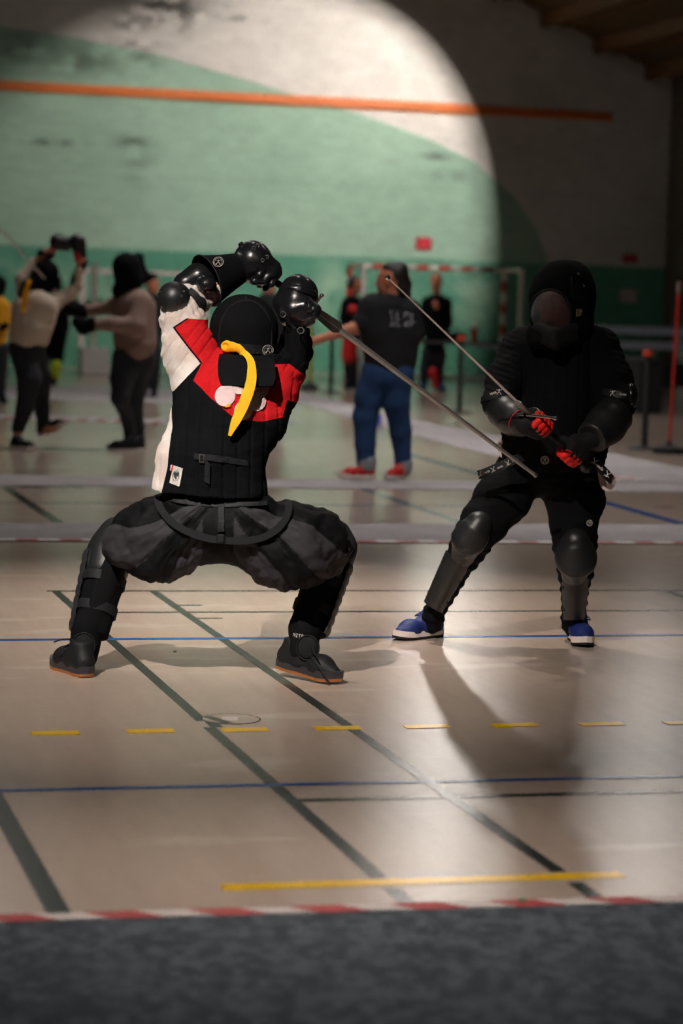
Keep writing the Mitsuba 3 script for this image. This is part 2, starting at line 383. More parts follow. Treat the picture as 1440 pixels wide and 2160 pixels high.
for i in range(8):                                   # boards between the purlins over the visible right end
    u = 16.0 - 1.12 * i
    struct('roof_board', box((.5, VN - V_WALL - .1, .03), court(u, (V_WALL + VN) / 2, zroof(u) - .03), (UX, -VX, V3(0, 0, 1))), 'mat_beam', '', CEIL)

# luminaires hanging under the roof
mat('mat_lamp_case', lin(190, 190, 186), rough=.5)
_lg = None
for u, v, L in LAMPS:
    z = zroof(u) - .75; AX = (UX, -VX, V3(0, 0, 1))
    k = thing('hall_luminaire', 'long ceiling luminaire hanging under the roof of the hall', 'lamp', 'hall luminaires above the frame')
    obj('case', rbox((.42, 1.7, .10), .01, court(u, v, z + .06), AX), 'mat_lamp_case', k)
    d = obj('diffuser', box((.36, 1.6, .004), court(u, v, z), AX), 'mat_lamp_case', k)
    scene[d]['emitter'] = {'type': 'area', 'radiance': rgb((L, L * .96, L * .9))}
    for s in (-1, 1):
        w = tube([court(u, v + .6 * s, z + .1), court(u, v + .6 * s, z + .72)], .008, 6); obj('hanger', w, 'mat_lamp_case', k)

for x, Y, z, L in FLOODS:
    k = thing('floodlight', 'round floodlight hanging under the roof above the frame', 'lamp', 'floodlights above the frame'); c = V3(x, Y, z)
    d = V3(0, 8.5, .0) - c; d /= np.linalg.norm(d)
    obj('housing', lathe([(0, 0), (0, .30), (.15, .33), (1, .36), (1, .33), (.85, .30), (.85, 0)], c - d * .3, c, 32), 'mat_lamp_case', k, smooth=40)
    th = np.linspace(0, 2 * np.pi, 32, endpoint=False); ex, ey, ez = frame(d); P = np.vstack([c - d * .03, c - d * .03 + .29 * (np.cos(th)[:, None] * ex + np.sin(th)[:, None] * ey)])
    q = obj('lens', trimesh.Trimesh(P, [[0, 1 + i, 1 + (i + 1) % 32] for i in range(32)], process=False), 'mat_lamp_case', k)
    scene[q]['emitter'] = {'type': 'area', 'radiance': rgb((L, L * .92, L * .84))}
    obj('hanger', tube([c - d * .15 + V3(0, 0, .3), c - d * .15 + V3(0, 0, zroof(uv_of(c)[0]) - z)], .012, 6), 'mat_lamp_case', k)

# orange rail along the back wall
_o0, _o1 = UL + .4, on_wall(1288, 247)[0]
o = obj('wall_rail', rbox((_o1 - _o0, .07, .17), .012, court((_o0 + _o1) / 2, V_WALL + .036, 5.2), (UX, -VX, V3(0, 0, 1))), 'mat_orange',
    label='long orange wooden rail running across the back wall', category='rail')
# signs on the back wall
mat('mat_sign_red', lin(176, 26, 44), rough=.5); mat('mat_paper', lin(196, 180, 180), rough=.8); mat('mat_white', lin(228, 222, 216), rough=.45); mat('mat_sign_mark', lin(206, 70, 84), rough=.6)
def sign(name, x, y, w, h, m, label, marks=0):
    u, z, _ = on_wall(x, y)
    k = thing(name, label, 'sign'); AX = (UX, -VX, V3(0, 0, 1))
    obj('panel', rbox((w, .02, h), .004, court(u, V_WALL + .011, z), AX), m, k)
    for i in range(marks): obj('printed_line', box((w * .62, .002, h * .09), court(u, V_WALL + .023, z + h * (.2 - .2 * i)), AX), 'mat_sign_mark', k)
sign('wall_sign', 893, 514, .30, .23, 'mat_sign_red', 'bright red sign above the goal on the green wall', 3)
sign('wall_sign', 1328, 545, .32, .17, 'mat_sign_red', 'dark red sign on the shaded right part of the wall', 2)
sign('wall_notice', 1325, 624, .34, .26, 'mat_paper', 'pale paper notice on the dark green wall band at right')

# ------------------------------------------------------------------ floor markings, each painted strip a part of the floor
dU, dV = UX, VX
def cline(u0, v0, u1, v1, w=.04, m='mat_line_dark', z=.0012):
    p0, p1 = court(u0, v0), court(u1, v1)
    return struct('painted_line', quad_strip(p0, p1, w, z), m, '', FLOOR)
VT = uv_of(G(860, 1918))[1]
def v_gap(u, x, y, g):                                # cut where the yellow line crosses
    return uv_of(G(x, y))[1] - g, uv_of(G(x, y))[1] + g
ga, gb = v_gap(.02, 812, 1862, .055), v_gap(.48, 1215, 1850, .055)
_, cov_v = uv_of(G(487, 1517)); cov_u = uv_of(G(487, 1517))[0]
_va = uv_of(G(440, 1524))[1]
cline(.02, 0, .02, _va - .03); cline(.045, _va - .03, .045, _va + .09); cline(.02, _va + .09, .02, ga[0]); cline(.02, ga[1], .02, VT + 1.2)
_vb = uv_of(G(458, 1344))[1]
cline(.48, .04, .48, gb[0]); cline(.48, gb[1], .48, VT + 1.2)
cline(3.05, .04, 3.05, 4.7, .04)
cline(-.02, .02, 6.1, .02); cline(.04, .78, 6.1, .78, .035); cline(.04, 4.74, 6.1, 4.74)
for v in (uv_of(G(385, 1277))[1], uv_of(G(420, 1304.5))[1]): cline(.50, v, .61, v, .03, 'mat_line_dark')
uL = uv_of(G(47, 1788))[0]; cline(uL, 2.2, uL, VT + 1.2, .055)
def pline(a, b, w, m, z=.0016): return struct('painted_line', quad_strip(G(*a), G(*b), w, z), m, '', FLOOR)
pline((-780, 1356), (2200, 1334.3), .05, 'mat_line_blue'); pline((-780, 1684.9), (2200, 1621.7), .034, 'mat_line_blue')
def dash(a, b, w, z=.002):
    p0, p1 = G(*a), G(*b); q = VX * w / 2 / abs(VX[1])
    return struct('yellow_dash', slab([p0 - q, p1 - q, p1 + q, p0 + q], z - .0008, z), 'mat_line_yellow', '', FLOOR)
for a, b in (((66, 1547.5), (167, 1546)), ((268, 1543.5), (368, 1541.5)), ((468, 1541), (565, 1538.5)), ((663, 1537.5), (759, 1535.5)), ((853, 1534), (946, 1531.5)), ((1039, 1531), (1131, 1528.5)), ((1223, 1529), (1313, 1526.5)), ((1402, 1526), (1494, 1524))):
    dash(a, b, .062)
pline((468, 1873), (1311, 1845.5), .058, 'mat_line_yellow')
# far markings
pline((10, 1028), (175, 1027), .10, 'mat_line_dark'); pline((14, 1030), (122, 1102), .07, 'mat_line_dark'); pline((615, 1028), (765, 1030), .08, 'mat_line_dark')
pline((765, 1031), (985, 1106), .09, 'mat_line_grey'); pline((1240, 1050), (1480, 1117), .10, 'mat_line_blue'); pline((850, 956), (1030, 1005), .12, 'mat_line_grey')
pline((-20, 1060), (330, 1062), .08, 'mat_line_grey', .001); pline((560, 1064), (1000, 1068), .08, 'mat_line_grey', .001); pline((180, 1104), (216, 1119), .05, 'mat_line_dark')
pline((1380, 1070), (1425, 1071), .08, 'mat_line_grey', .001)

# access cover in the floor
c0 = G(487, 1517); cv = thing('floor_cover', 'round access cover with a white sticker set in the floor between the yellow dashes', 'cover')
mat('mat_black_gap', (.012, .012, .012), rough=.6)
rc = .098
ring = trimesh.creation.annulus(rc - .004, rc, .0012); ring.apply_translation(c0 + V3(0, 0, .0012)); obj('rim', ring, 'mat_black_gap', cv)
lid = trimesh.creation.cylinder(rc - .004, .0016, sections=48); lid.apply_translation(c0 + V3(0, 0, .0008)); obj('lid', lid, 'mat_floor', cv)
obj('sticker', slab([c0 + V3(-.03, -.035, 0), c0 + V3(.022, -.035, 0), c0 + V3(.022, .035, 0), c0 + V3(-.03, .035, 0)], .0017, .0022), 'mat_tape_white', cv)
s0 = court(.02, uv_of(G(440, 1524))[1]) ; obj('line_piece', quad_strip(c0 + V3(-.085, .03, 0), c0 + V3(-.005, -.085, 0), .034, .0023), 'mat_line_dark', cv)

# ------------------------------------------------------------------ carpets and barrier tape
def carpet(pix, m, label, th=.006, grp=None):
    k = obj('carpet_strip', slab([G(*p) for p in pix], 0, th), m, label=label, category='carpet'); return k
carpet([(-120, 1947), (1560, 1899), (1700, 2300), (-250, 2330)], 'mat_near_carpet', 'dark grey needle-felt carpet across the bottom in front of the striped tape')
carpet([(-60, 1106), (1500, 1107.5), (1500, 1144), (-60, 1138)], 'mat_carpet', 'mauve grey carpet strip behind the fighting area, along the red and white tape')
carpet([(-60, 1002), (560, 1013), (870, 1014), (1500, 1022), (1500, 1040), (560, 1029), (-60, 1024)], 'mat_carpet', 'mauve grey carpet strip under the feet of the man in jeans')
carpet([(-60, 812), (330, 822), (640, 828), (860, 884), (1060, 922), (1260, 950), (1500, 1001), (1500, 1019), (1180, 1016), (1043, 962), (870, 918), (640, 852), (330, 850), (-60, 838)], 'mat_carpet', 'pale carpet strip sweeping across the far floor and widening towards the right', .004)
carpet([(-60, 873), (360, 885), (620, 886), (620, 894), (360, 893.5), (-60, 881)], 'mat_carpet', 'narrow pale carpet edge beneath the two sparring fencers at left', .004)
def tape(a, b, w, n, label, first=0, z=.003, gap=0, skew=0.0):
    k = thing('barrier_tape', label, 'tape'); p0, p1 = G(*a), G(*b); t = (p1 - p0); L = np.linalg.norm(t); t /= L; d = V3(-t[1], t[0], 0)
    for i in range(n):
        q0, q1 = p0 + t * L * i / n, p0 + t * L * (i + 1) / n; s = t * skew
        c = [q0 - d * w / 2 + s, q1 - d * w / 2 + s, q1 + d * w / 2 - s, q0 + d * w / 2 - s]
        red = (i + first) % 2 == 0
        obj('red_segment' if red else 'white_segment', slab(c, z, z + .0009), 'mat_tape_red' if red else 'mat_tape_white', k)
tape((-135, 1947), (1560, 1897.5), .060, 16, 'red and white barrier tape stuck along the edge of the near carpet', first=1, z=.0062, skew=.03)
tape((-60, 1140), (1500, 1147), .10, 36, 'red and white tape along the front of the carpet behind the fighting area', first=0, z=.0062)
tape((-30, 881), (360, 893), .28, 20, 'blurred red and white tape behind the legs of the sparring fencers at left', z=.0045)
tape((1290, 1008), (1352, 1013), .18, 4, 'short faded red tape piece on the pale carpet at right', z=.0068)

# ================================================================== people
mat('mat_cloth', (.0040, .0044, .0052), rough=.88, spec=.08, sheen=.04)
mat('mat_cloth_soft', (.0085, .009, .0105), rough=.9, spec=.2, sheen=.2)
mat('mat_strap', (.008, .009, .011), rough=.65, spec=.2)
mat('mat_plastic', (.007, .0075, .009), rough=.24, spec=.55)
mat('mat_plastic_dull', (.010, .011, .012), rough=.42, spec=.5)
mat('mat_plastic_edge', (.022, .023, .027), rough=.4)
mat('mat_steel', (.52, .50, .48), rough=.28, metallic=1.); mat('mat_steel_dark', (.26, .25, .24), rough=.36, metallic=1.)
mat('mat_blade', (.62, .59, .56), rough=.48, metallic=1.)
mat('mat_badge', lin(205, 200, 196), rough=.7); mat('mat_yellow', lin(250, 176, 10), rough=.8, sheen=.3); mat('mat_gum', lin(142, 84, 42), rough=.5)
mat('mat_offwhite', lin(226, 210, 202), rough=.9, sheen=.2); mat('mat_red_cloth', lin(196, 16, 22), rough=.85, sheen=.2)
mat('mat_gold', lin(222, 150, 40), rough=.6); mat('mat_petal', lin(214, 190, 190), rough=.8)
mat('mat_red_glove', lin(226, 24, 20), rough=.55); mat('mat_red_trim', lin(170, 20, 30), rough=.6)
mat('mat_skin', lin(206, 142, 116), rough=.55, spec=.4); mat('mat_blue_shoe', lin(8, 29, 92), rough=.6, sheen=.2); mat('mat_sole_white', lin(226, 214, 210), rough=.5)
mat('mat_grey_shoe', (.007, .0075, .009), rough=.6, spec=.25); mat('mat_vertex', VC, rough=.7, spec=.12, sheen=.05); mat('mat_hair', (.012, .010, .009), rough=.5)
mat('mat_denim', N.proc(lambda p, n, uv: N.mix(lin(22, 52, 92), lin(38, 76, 124), N.fbm(p.x * 9, p.y * 9, p.z * 5, 3)) * (.85 + .3 * N.noise(p.x * 160, p.y * 160, p.z * 160))), rough=.85)

def poly_at(pix, Y):
    """outline measured on the photograph, at depth Y: list of world (x, z)"""
    return [(float(q[0]), float(q[2])) for q in (W(x, y, Y) for x, y in pix)]
def inside(poly):
    """drjit test: is (x, z) inside the polygon"""
    def f(x, z):
        c = mi.Float(0)
        for (x0, z0), (x1, z1) in zip(poly, poly[1:] + poly[:1]):
            if abs(z1 - z0) < 1e-6: continue
            hit = ((z0 > z) != (z1 > z)) & (x < (x1 - x0) * (z - z0) / (z1 - z0) + x0)
            c = dr.select(hit, 1 - c, c)
        return c > .5
    return f
def decal(surfs, outline, th=.0025, lift=.001, step=.007, maxdrop=.05):
    """a patch of cloth with the outline (world x, z) laid on the camera side of the bodies surfs"""
    pg = outline if isinstance(outline, Polygon) else Polygon(outline)
    pg = pg.buffer(0); x0, z0, x1, z1 = pg.bounds
    ext = list(pg.segmentize(step).exterior.coords)[:-1]; holes = [list(r.coords)[:-1] for r in pg.segmentize(step).interiors]
    gx, gz = np.meshgrid(np.arange(x0, x1, step), np.arange(z0, z1, step)); inn = pg.buffer(-step * .45)
    g = np.column_stack([gx.ravel(), gz.ravel()]); g = g[contains_xy(inn, g[:, 0], g[:, 1])] if not inn.is_empty else g[:0]
    pts = np.vstack([np.array(ext)] + [np.array(h) for h in holes] + [g])
    from scipy.spatial import Delaunay
    tri = Delaunay(pts).simplices; c = pts[tri].mean(1); tri = tri[contains_xy(pg.buffer(1e-7), c[:, 0], c[:, 1])]
    a, b, d = pts[tri[:, 0]], pts[tri[:, 1]], pts[tri[:, 2]]
    area = (b[:, 0] - a[:, 0]) * (d[:, 1] - a[:, 1]) - (b[:, 1] - a[:, 1]) * (d[:, 0] - a[:, 0])
    tri = tri[np.abs(area) > 1e-9]; area = area[np.abs(area) > 1e-9]; tri[area < 0] = tri[area < 0][:, ::-1]
    y = np.full(len(pts), np.nan)
    for s in (surfs if isinstance(surfs, (list, tuple)) else [surfs]): y = np.fmin(y, s.front(pts[:, 0], pts[:, 1]))
    if np.isnan(y).any():
        from scipy.interpolate import NearestNDInterpolator
        ok = ~np.isnan(y); y = np.where(ok, y, NearestNDInterpolator(pts[ok], y[ok])(pts))
    med = np.median(y); y = np.clip(y, med - maxdrop, med + maxdrop); n = len(pts)
    top = np.column_stack([pts[:, 0], y - lift - th, pts[:, 1]]); bot = np.column_stack([pts[:, 0], y - lift, pts[:, 1]])
    f = [tri, tri[:, ::-1] + n]
    e = np.sort(np.vstack([tri[:, [0, 1]], tri[:, [1, 2]], tri[:, [2, 0]]]), 1); dire = np.vstack([tri[:, [0, 1]], tri[:, [1, 2]], tri[:, [2, 0]]])
    _, inv, cnt = np.unique(e, axis=0, return_inverse=True, return_counts=True); bd = dire[cnt[inv.ravel()] == 1]
    f += [np.column_stack([bd[:, 1], bd[:, 0], bd[:, 0] + n]), np.column_stack([bd[:, 1], bd[:, 0] + n, bd[:, 1] + n])]
    return trimesh.Trimesh(np.vstack([top, bot]), np.vstack(f), process=False)
def disc_at(x, y, Y, r, squash=1.0, rot=0.0):
    c = W(x, y, Y); th = np.linspace(0, 2 * np.pi, 40, endpoint=False); cr, sr = math.cos(rot), math.sin(rot); R = r * S(Y)
    return Polygon([(c[0] + R * (cr * math.cos(t) * squash - sr * math.sin(t)), c[2] + R * (sr * math.cos(t) * squash + cr * math.sin(t))) for t in th])
def text_decals(surfs, txt, x, y, Y, h, rot, bold=True, flip=False):
    """lettering (cap height h px) centred on a spot of the photograph, laid on the cloth; rot in degrees"""
    m = meshkit.text_mesh(txt, h * S(Y), .001, bold); v = m.vertices.copy(); c = (v.min(0) + v.max(0)) / 2; v -= c
    a = math.radians(rot); p = W(x, y, Y); x2 = v[:, 0] * math.cos(a) - v[:, 1] * math.sin(a); z2 = v[:, 0] * math.sin(a) + v[:, 1] * math.cos(a)
    q = np.column_stack([p[0] + x2, p[2] + z2]); yy = np.full(len(q), np.nan)
    for s in (surfs if isinstance(surfs, (list, tuple)) else [surfs]): yy = np.fmin(yy, s.front(q[:, 0], q[:, 1]))
    yy = np.where(np.isnan(yy), np.nanmedian(yy), yy)
    m.vertices = np.column_stack([q[:, 0], yy - .0035 - v[:, 2], q[:, 1]]); return m
def emblem(surfs, x, y, Y, r, parent, m='mat_badge', lift=.004):
    """round badge: two rings and a leaping figure"""
    k = obj('badge_ring', decal(surfs, disc_at(x, y, Y, r).difference(disc_at(x, y, Y, r * .86)), .001, lift, .004), m, parent)
    obj('badge_ring', decal(surfs, disc_at(x, y, Y, r * .72).difference(disc_at(x, y, Y, r * .64)), .001, lift, .004), m, parent)
    obj('badge_figure', decal(surfs, leaper(x, y, Y, r * .55), .001, lift, .003), m, parent)
def leaper(x, y, Y, r, rot=0.0):
    """small leaping man as a flat outline"""
    from shapely import LineString, union_all
    c = W(x, y, Y); s = r * S(Y); a = math.radians(rot)
    def L(p, w): return LineString([(c[0] + s * (q[0] * math.cos(a) - q[1] * math.sin(a)), c[2] + s * (q[0] * math.sin(a) + q[1] * math.cos(a))) for q in p]).buffer(w * s)
    g = union_all([L([(0, .3), (.05, -.15)], .17), L([(.05, -.1), (-.45, -.55), (-.65, -.95)], .12), L([(.05, -.1), (.45, -.5), (.75, -.9)], .12), L([(-.75, .55), (0, .3), (.6, .45), (.8, .8)], .1), L([(.05, .62), (.06, .66)], .2)])
    return g if g.geom_type == 'Polygon' else max(g.geoms, key=lambda q: q.area)
def hand_grip(v, c, axis, back, r, size=1.0, k=.006, mir=1):
    """a fist around a grip: palm, four curled fingers of unequal length and the thumb; c = centre of the grip inside the fist"""
    ax, bk = np.asarray(axis) / np.linalg.norm(axis), np.asarray(back, float); bk = bk - (bk @ ax) * ax; bk /= np.linalg.norm(bk); sd = mir * np.cross(ax, bk)
    P = lambda a, b, s: c + size * (a * ax + b * bk + s * sd)
    v.cap(P(.030, .030, .0), P(-.030, .030, .0), .019 * size, .018 * size, .015); v.cap(P(.02, .034, -.018), P(-.025, .033, -.02), .016 * size, .016 * size, .015)
    segs = []
    for i, (a, L) in enumerate(((.036, 1.0), (.014, 1.08), (-.009, 1.02), (-.031, .86))):
        rr = .0098 * size * (1 if i < 3 else .9)
        j = [P(a, .030, .012), P(a, .018, .034 * L), P(a, -.010, .036 * L), P(a, -.026, .014), P(a, -.022, -.006)]
        for q in range(4): v.cap(j[q], j[q + 1], rr * (1 - .06 * q), rr * (1 - .06 * (q + 1)), k)
        segs.append((j, rr))
    t = [P(.034, .026, -.022), P(.050, .004, -.030), P(.046, -.018, -.020), P(.040, -.026, -.002)]
    for q in range(3): v.cap(t[q], t[q + 1], (.0125 - .001 * q) * size, (.0115 - .001 * q) * size, k)
    return segs
def head(v, c, face, up, s=1.0):
    """head with eyes sockets, brow, nose, mouth, chin and ears; c = centre of the skull, face = looking direction"""
    f = np.asarray(face, float); f /= np.linalg.norm(f); u = np.asarray(up, float); u = u - (u @ f) * f; u /= np.linalg.norm(u); r = np.cross(f, u)
    P = lambda a, b, d: np.asarray(c) + s * (a * f + b * u + d * r); R = (f, r, u)
    v.ell(P(-.012, .02, 0), (.098 * s, .077 * s, .092 * s), R, .02); v.ell(P(.022, -.05, 0), (.070 * s, .060 * s, .075 * s), R, .03)
    v.ell(P(.058, -.098, 0), (.024 * s, .026 * s, .020 * s), R, .025)
    v.cap(P(.078, .012, -.032), P(.078, .012, .032), .012 * s, .012 * s, .012)
    v.cap(P(.086, .0, 0), P(.105, -.036, 0), .008 * s, .012 * s, .008); v.ell(P(.096, -.040, 0), (.012 * s, .016 * s, .009 * s), R, .008)
    for q in (-1, 1):
        v.carve(P(.092, -.005, .031 * q), (.014 * s, .019 * s, .010 * s), R, .012); v.ell(P(.076, -.007, .031 * q), (.012 * s, .013 * s, .010 * s), R, .003)
        v.ell(P(-.008, -.012, .077 * q), (.020 * s, .009 * s, .031 * s), R, .008)
    v.cap(P(.086, -.066, -.019), P(.086, -.066, .019), .006 * s, .006 * s, .005); v.cap(P(.085, -.075, -.015), P(.085, -.075, .015), .007 * s, .007 * s, .004)
def sport_shoe(name, parent, heel, toe, roll=0.0, L=.295, sole='mat_sole_white', upper='mat_blue_shoe', ground='mat_sole_white', lace='mat_blue_shoe', up=V3(0, 0, 1), h=.0045, lace_ends=True, shaft=.0):
    """sports shoe from the underside of the heel to the underside of the toe"""
    heel, toe = np.asarray(heel, float), np.asarray(toe, float); f = toe - heel; f /= np.linalg.norm(f); u = up - (up @ f) * f; u /= np.linalg.norm(u); sd = np.cross(f, u)
    M = np.eye(4); M[:3, 0], M[:3, 1], M[:3, 2], M[:3, 3] = f, np.cross(u, f), u, heel
    key = name if isinstance(name, str) else name
    q = L / .295
    prof = [(0, .0), (.012, .026), (.06, .033), (.11, .031), (.16, .037), (.21, .046), (.25, .041), (.28, .024), (.295, .0)]
    xs = np.array([p[0] for p in prof]) * q; ws = np.array([p[1] for p in prof]) * q
    out = Polygon([(x, w) for x, w in zip(xs, ws)] + [(x, -w) for x, w in zip(xs[::-1], ws[::-1])]).buffer(.004, quad_segs=2).simplify(.001)
    def layer(z0, z1, grow, spring=.012):
        m = trimesh.creation.extrude_polygon(out.buffer(grow, quad_segs=2).simplify(.0012).segmentize(.02), z1 - z0, engine='earcut'); m.apply_translation((0, 0, z0)); m = m.subdivide_to_size(.045)
        v = m.vertices.copy(); v[:, 2] += spring * q * np.clip((v[:, 0] - .2 * q) / (.1 * q), 0, 1) ** 2 + .004 * q * np.clip((.05 * q - v[:, 0]) / (.05 * q), 0, 1) ** 2
        m.vertices = v; return m
    v = Vol((-.04, -.08, -.01), (L + .05, .08, .22), h)
    for a, b, ra, rb in (((.036, 0, .05), (.11, 0, .052), .034, .036), ((.11, 0, .052), (.20, 0, .042), .037, .038), ((.20, .006, .042), (.20, -.006, .042), .038, .038), ((.20, 0, .042), (.258, 0, .032), .036, .026), ((.05, 0, .06), (.062, 0, .105), .036, .037), ((.11, 0, .07), (.075, 0, .105), .032, .034)):
        v.cap(np.array(a) * q, np.array(b) * q, ra * q, rb * q, .03)
    v.cut((0, 0, .026 * q), (0, 0, -1)); v.cut((.07 * q, 0, .128 * q), (-.12, 0, 1))
    mu = soften(v.mesh(), 3)
    parts = [('shoe', mu, upper, True), ('midsole', layer(.011 * q, .038 * q, .0), sole, 40), ('outsole', layer(.0, .012 * q, -.001), ground, 40)]
    lc = []
    for i in range(5):
        x = (.118 + .021 * i) * q; z = (.101 - .0125 * i) * q
        lc.append(tube([(x, -.026 * q, z - .010), (x + .004, -.010, z + .001), (x + .004, .010, z + .001), (x, .026 * q, z - .010)], .0032 * q, 6))
    lc.append(tube(spline([(.115 * q, .0, .106 * q), (.10 * q, .03, .112 * q), (.115 * q, .045, .10 * q), (.12 * q, .01, .108 * q)], 12), .0028, 6)); lc.append(tube(spline([(.115 * q, .0, .106 * q), (.10 * q, -.03, .112 * q), (.115 * q, -.045, .10 * q), (.12 * q, -.01, .108 * q)], 12), .0028, 6))
    sh = None
    for nm, m, mm, sm in parts:
        m.apply_transform(M)
        if nm == 'shoe': sh = obj(key, m, mm, parent, smooth=True)
        else: obj(nm, m, mm, sh, smooth=sm)
    m = cat(lc); m.apply_transform(M); obj('lace', m, lace, sh, smooth=True)
    return sh, M
def local(M, *pts): return [M[:3, :3] @ np.asarray(p) + M[:3, 3] for p in pts]
def rivets(v, spots, Y, parent, r=.006):
    for x, y in spots:
        p = W(x, y, Y); yy = float(v.front(np.array([p[0]]), np.array([p[2]]))[0])
        if not np.isfinite(yy): continue
        m = trimesh.creation.torus(r, r * .38, 14, 6); m.apply_transform(trimesh.transformations.rotation_matrix(np.pi / 2, (1, 0, 0))); m.apply_translation((p[0], yy - .001, p[2]))
        obj('rivet', m, 'mat_steel', parent, smooth=True)

# ------------------------------------------------------------------ the fencer seen from behind
A = thing('person', 'fencer seen from behind in a wide crouch, black, red and white jacket, sword raised overhead', 'person')
# body: one continuous figure under the clothes
bd = fig([[(430, 1105, 8.68, 40), (505, 1105, 8.68, 40)], [(465, 1100, 8.68, 46), (465, 1030, 8.68, 42), (485, 900, 8.76, 50), (500, 830, 8.83, 48)], [(430, 815, 8.84, 30), (590, 822, 8.86, 30)],
    [(510, 815, 8.85, 30), (514, 740, 8.90, 28)],
    [(430, 810, 8.84, 26), (388, 655, 8.93, 18), (450, 605, 8.99, 14), (500, 572, 9.03, 13)], [(592, 822, 8.87, 24), (620, 738, 9.07, 18), (625, 690, 9.02, 14), (632, 655, 8.99, 13)],
    [(430, 1108, 8.68, 42), (250, 1158, 8.90, 26), (196, 1340, 8.81, 15)], [(505, 1110, 8.68, 42), (694, 1168, 8.90, 26), (646, 1345, 8.83, 15)],
    [(196, 1340, 8.81, 15), (180, 1396, 8.78, 14), (140, 1408, 8.88, 9)], [(646, 1345, 8.83, 15), (634, 1390, 8.82, 14), (680, 1420, 8.75, 9)]], .007, .03, keep=True)
head(bd, W(515, 700, 8.92), V3(.05, 1, -.12), V3(0, .1, 1), 1.0)
SW0, SW1 = W(560, 579, 9.03), W(1131, 1004, 9.50); SWD = (SW1 - SW0) / np.linalg.norm(SW1 - SW0); SWL = np.linalg.norm(SW1 - SW0)
sw = lambda t: SW0 + SWD * t
hL, hR = sw(-.02), sw(.155)
hand_grip(bd, hL, SWD, V3(-.5, -.6, .7), .015); hand_grip(bd, hR, SWD, V3(.2, -.8, .5), .015)
scene[A] = mikit.ply(soften(bd.mesh(), 3), 'mat_skin', smooth=True)

# quilted jacket with white, red and black panels
YS = 8.52
jk = fig([[(384, 1038, 8.66, 66), (388, 960, 8.66, 54), (418, 890, 8.72, 56), (425, 830, 8.78, 56)], [(440, 1042, 8.64, 70), (448, 960, 8.63, 66), (482, 880, 8.68, 74), (496, 826, 8.76, 72)],
    [(498, 1044, 8.66, 68), (494, 960, 8.66, 62), (540, 885, 8.74, 62), (562, 832, 8.80, 60)],
    [(424, 820, 8.82, 60), (399, 740, 8.86, 55), (386, 675, 8.92, 46), (382, 640, 8.94, 40)], [(384, 640, 8.94, 36), (432, 622, 8.99, 27), (470, 598, 9.02, 24)],
    [(578, 828, 8.84, 52), (606, 775, 8.98, 38), (622, 735, 9.08, 34)], [(622, 735, 9.08, 34), (626, 695, 9.02, 27)], [(450, 790, 8.84, 50), (565, 795, 8.86, 50)]], .0052, .035, keep=True)
a, b = W(316, 1034, 8.62), W(566, 1051, 8.62); jk.cut(a, np.cross(b - a, V3(0, -1, -.05)) * (1 if np.cross(b - a, V3(0, -1, -.05))[2] < 0 else -1))
jm = soften(jk.mesh(), 2); vv = jm.vertices
sx = (vv[:, 0] - W(330, 1000, YS)[0]) / .047 + .25 * (vv[:, 2] - .9)
groove = np.exp(-((sx - np.round(sx)) / .10) ** 2)
tors = np.clip((W(500, 790, YS)[2] - vv[:, 2]) / .05, 0, 1)
wr = meshkit.fbm(vv * (14, 14, 34), 3, 3) - .5
slv = 1 - tors
ribs = np.exp(-((((vv - W(384, 640, 8.94)) @ V3(.75, .1, .25)) / .017 % 1 - .5) / .2) ** 2) * (vv[:, 2] > W(400, 668, 8.9)[2]) * (vv[:, 0] < W(520, 600, 8.9)[0])
jm = push(jm, -.0045 * groove * tors + .010 * wr + .012 * slv * (meshkit.fbm(vv * (9, 9, 26), 2, 9) - .5) - .004 * ribs - .0035 * slv * np.exp(-((((vv[:, 0] * .8 - vv[:, 2] * .55) / .034) % 1 - .5) / .12) ** 2))
# panels sewn into the cloth, in the jacket's own upright plane
P_white = poly_at([(300, 600), (358, 693), (419, 768), (362, 827), (355, 830), (364, 900), (356, 985), (338, 1060), (280, 1060), (280, 600)], YS + .12)
P_cuff = poly_at([(330, 560), (480, 560), (480, 650), (440, 676), (390, 672), (358, 693), (330, 690)], YS + .22)
P_red = poly_at([(358, 693), (390, 671), (436, 672), (500, 760), (575, 772), (606, 772), (640, 800), (636, 860), (622, 856), (603, 848), (594, 884), (551, 891), (509, 886), (488, 877), (440, 838), (401, 806), (419, 768)], YS + .03)
in_w, in_c, in_r = inside(P_white), inside(P_cuff), inside(P_red)
R_EDGE = float(W(576, 700, 8.9)[0])
def jacket_color(p, n, uv):
    weave = .86 + .28 * N.noise(p.x * 260, p.y * 260, p.z * 420); soil = N.fbm(p.x * 12, p.y * 12, p.z * 9, 3)
    black = mi.Color3f(.0038, .0043, .0054) * weave
    red = mi.Color3f(.46, .012, .016) * (.85 + .2 * soil) * weave
    white = N.mix((.64, .54, .49), (.74, .68, .64), N.smoothstep(.3, .6, soil)) * (.93 + .07 * weave)
    c = dr.select(in_r(p.x, p.z), red, black); c = dr.select(in_w(p.x, p.z), white, c); c = dr.select(in_c(p.x, p.z) & (p.x < R_EDGE), white, c)
    return c
mat('mat_jacket', N.proc(jacket_color), rough=.9, spec=.05)
J = obj('jacket', jm, 'mat_jacket', A, smooth=True, label='quilted black jacket with red yoke and white sleeve and side')
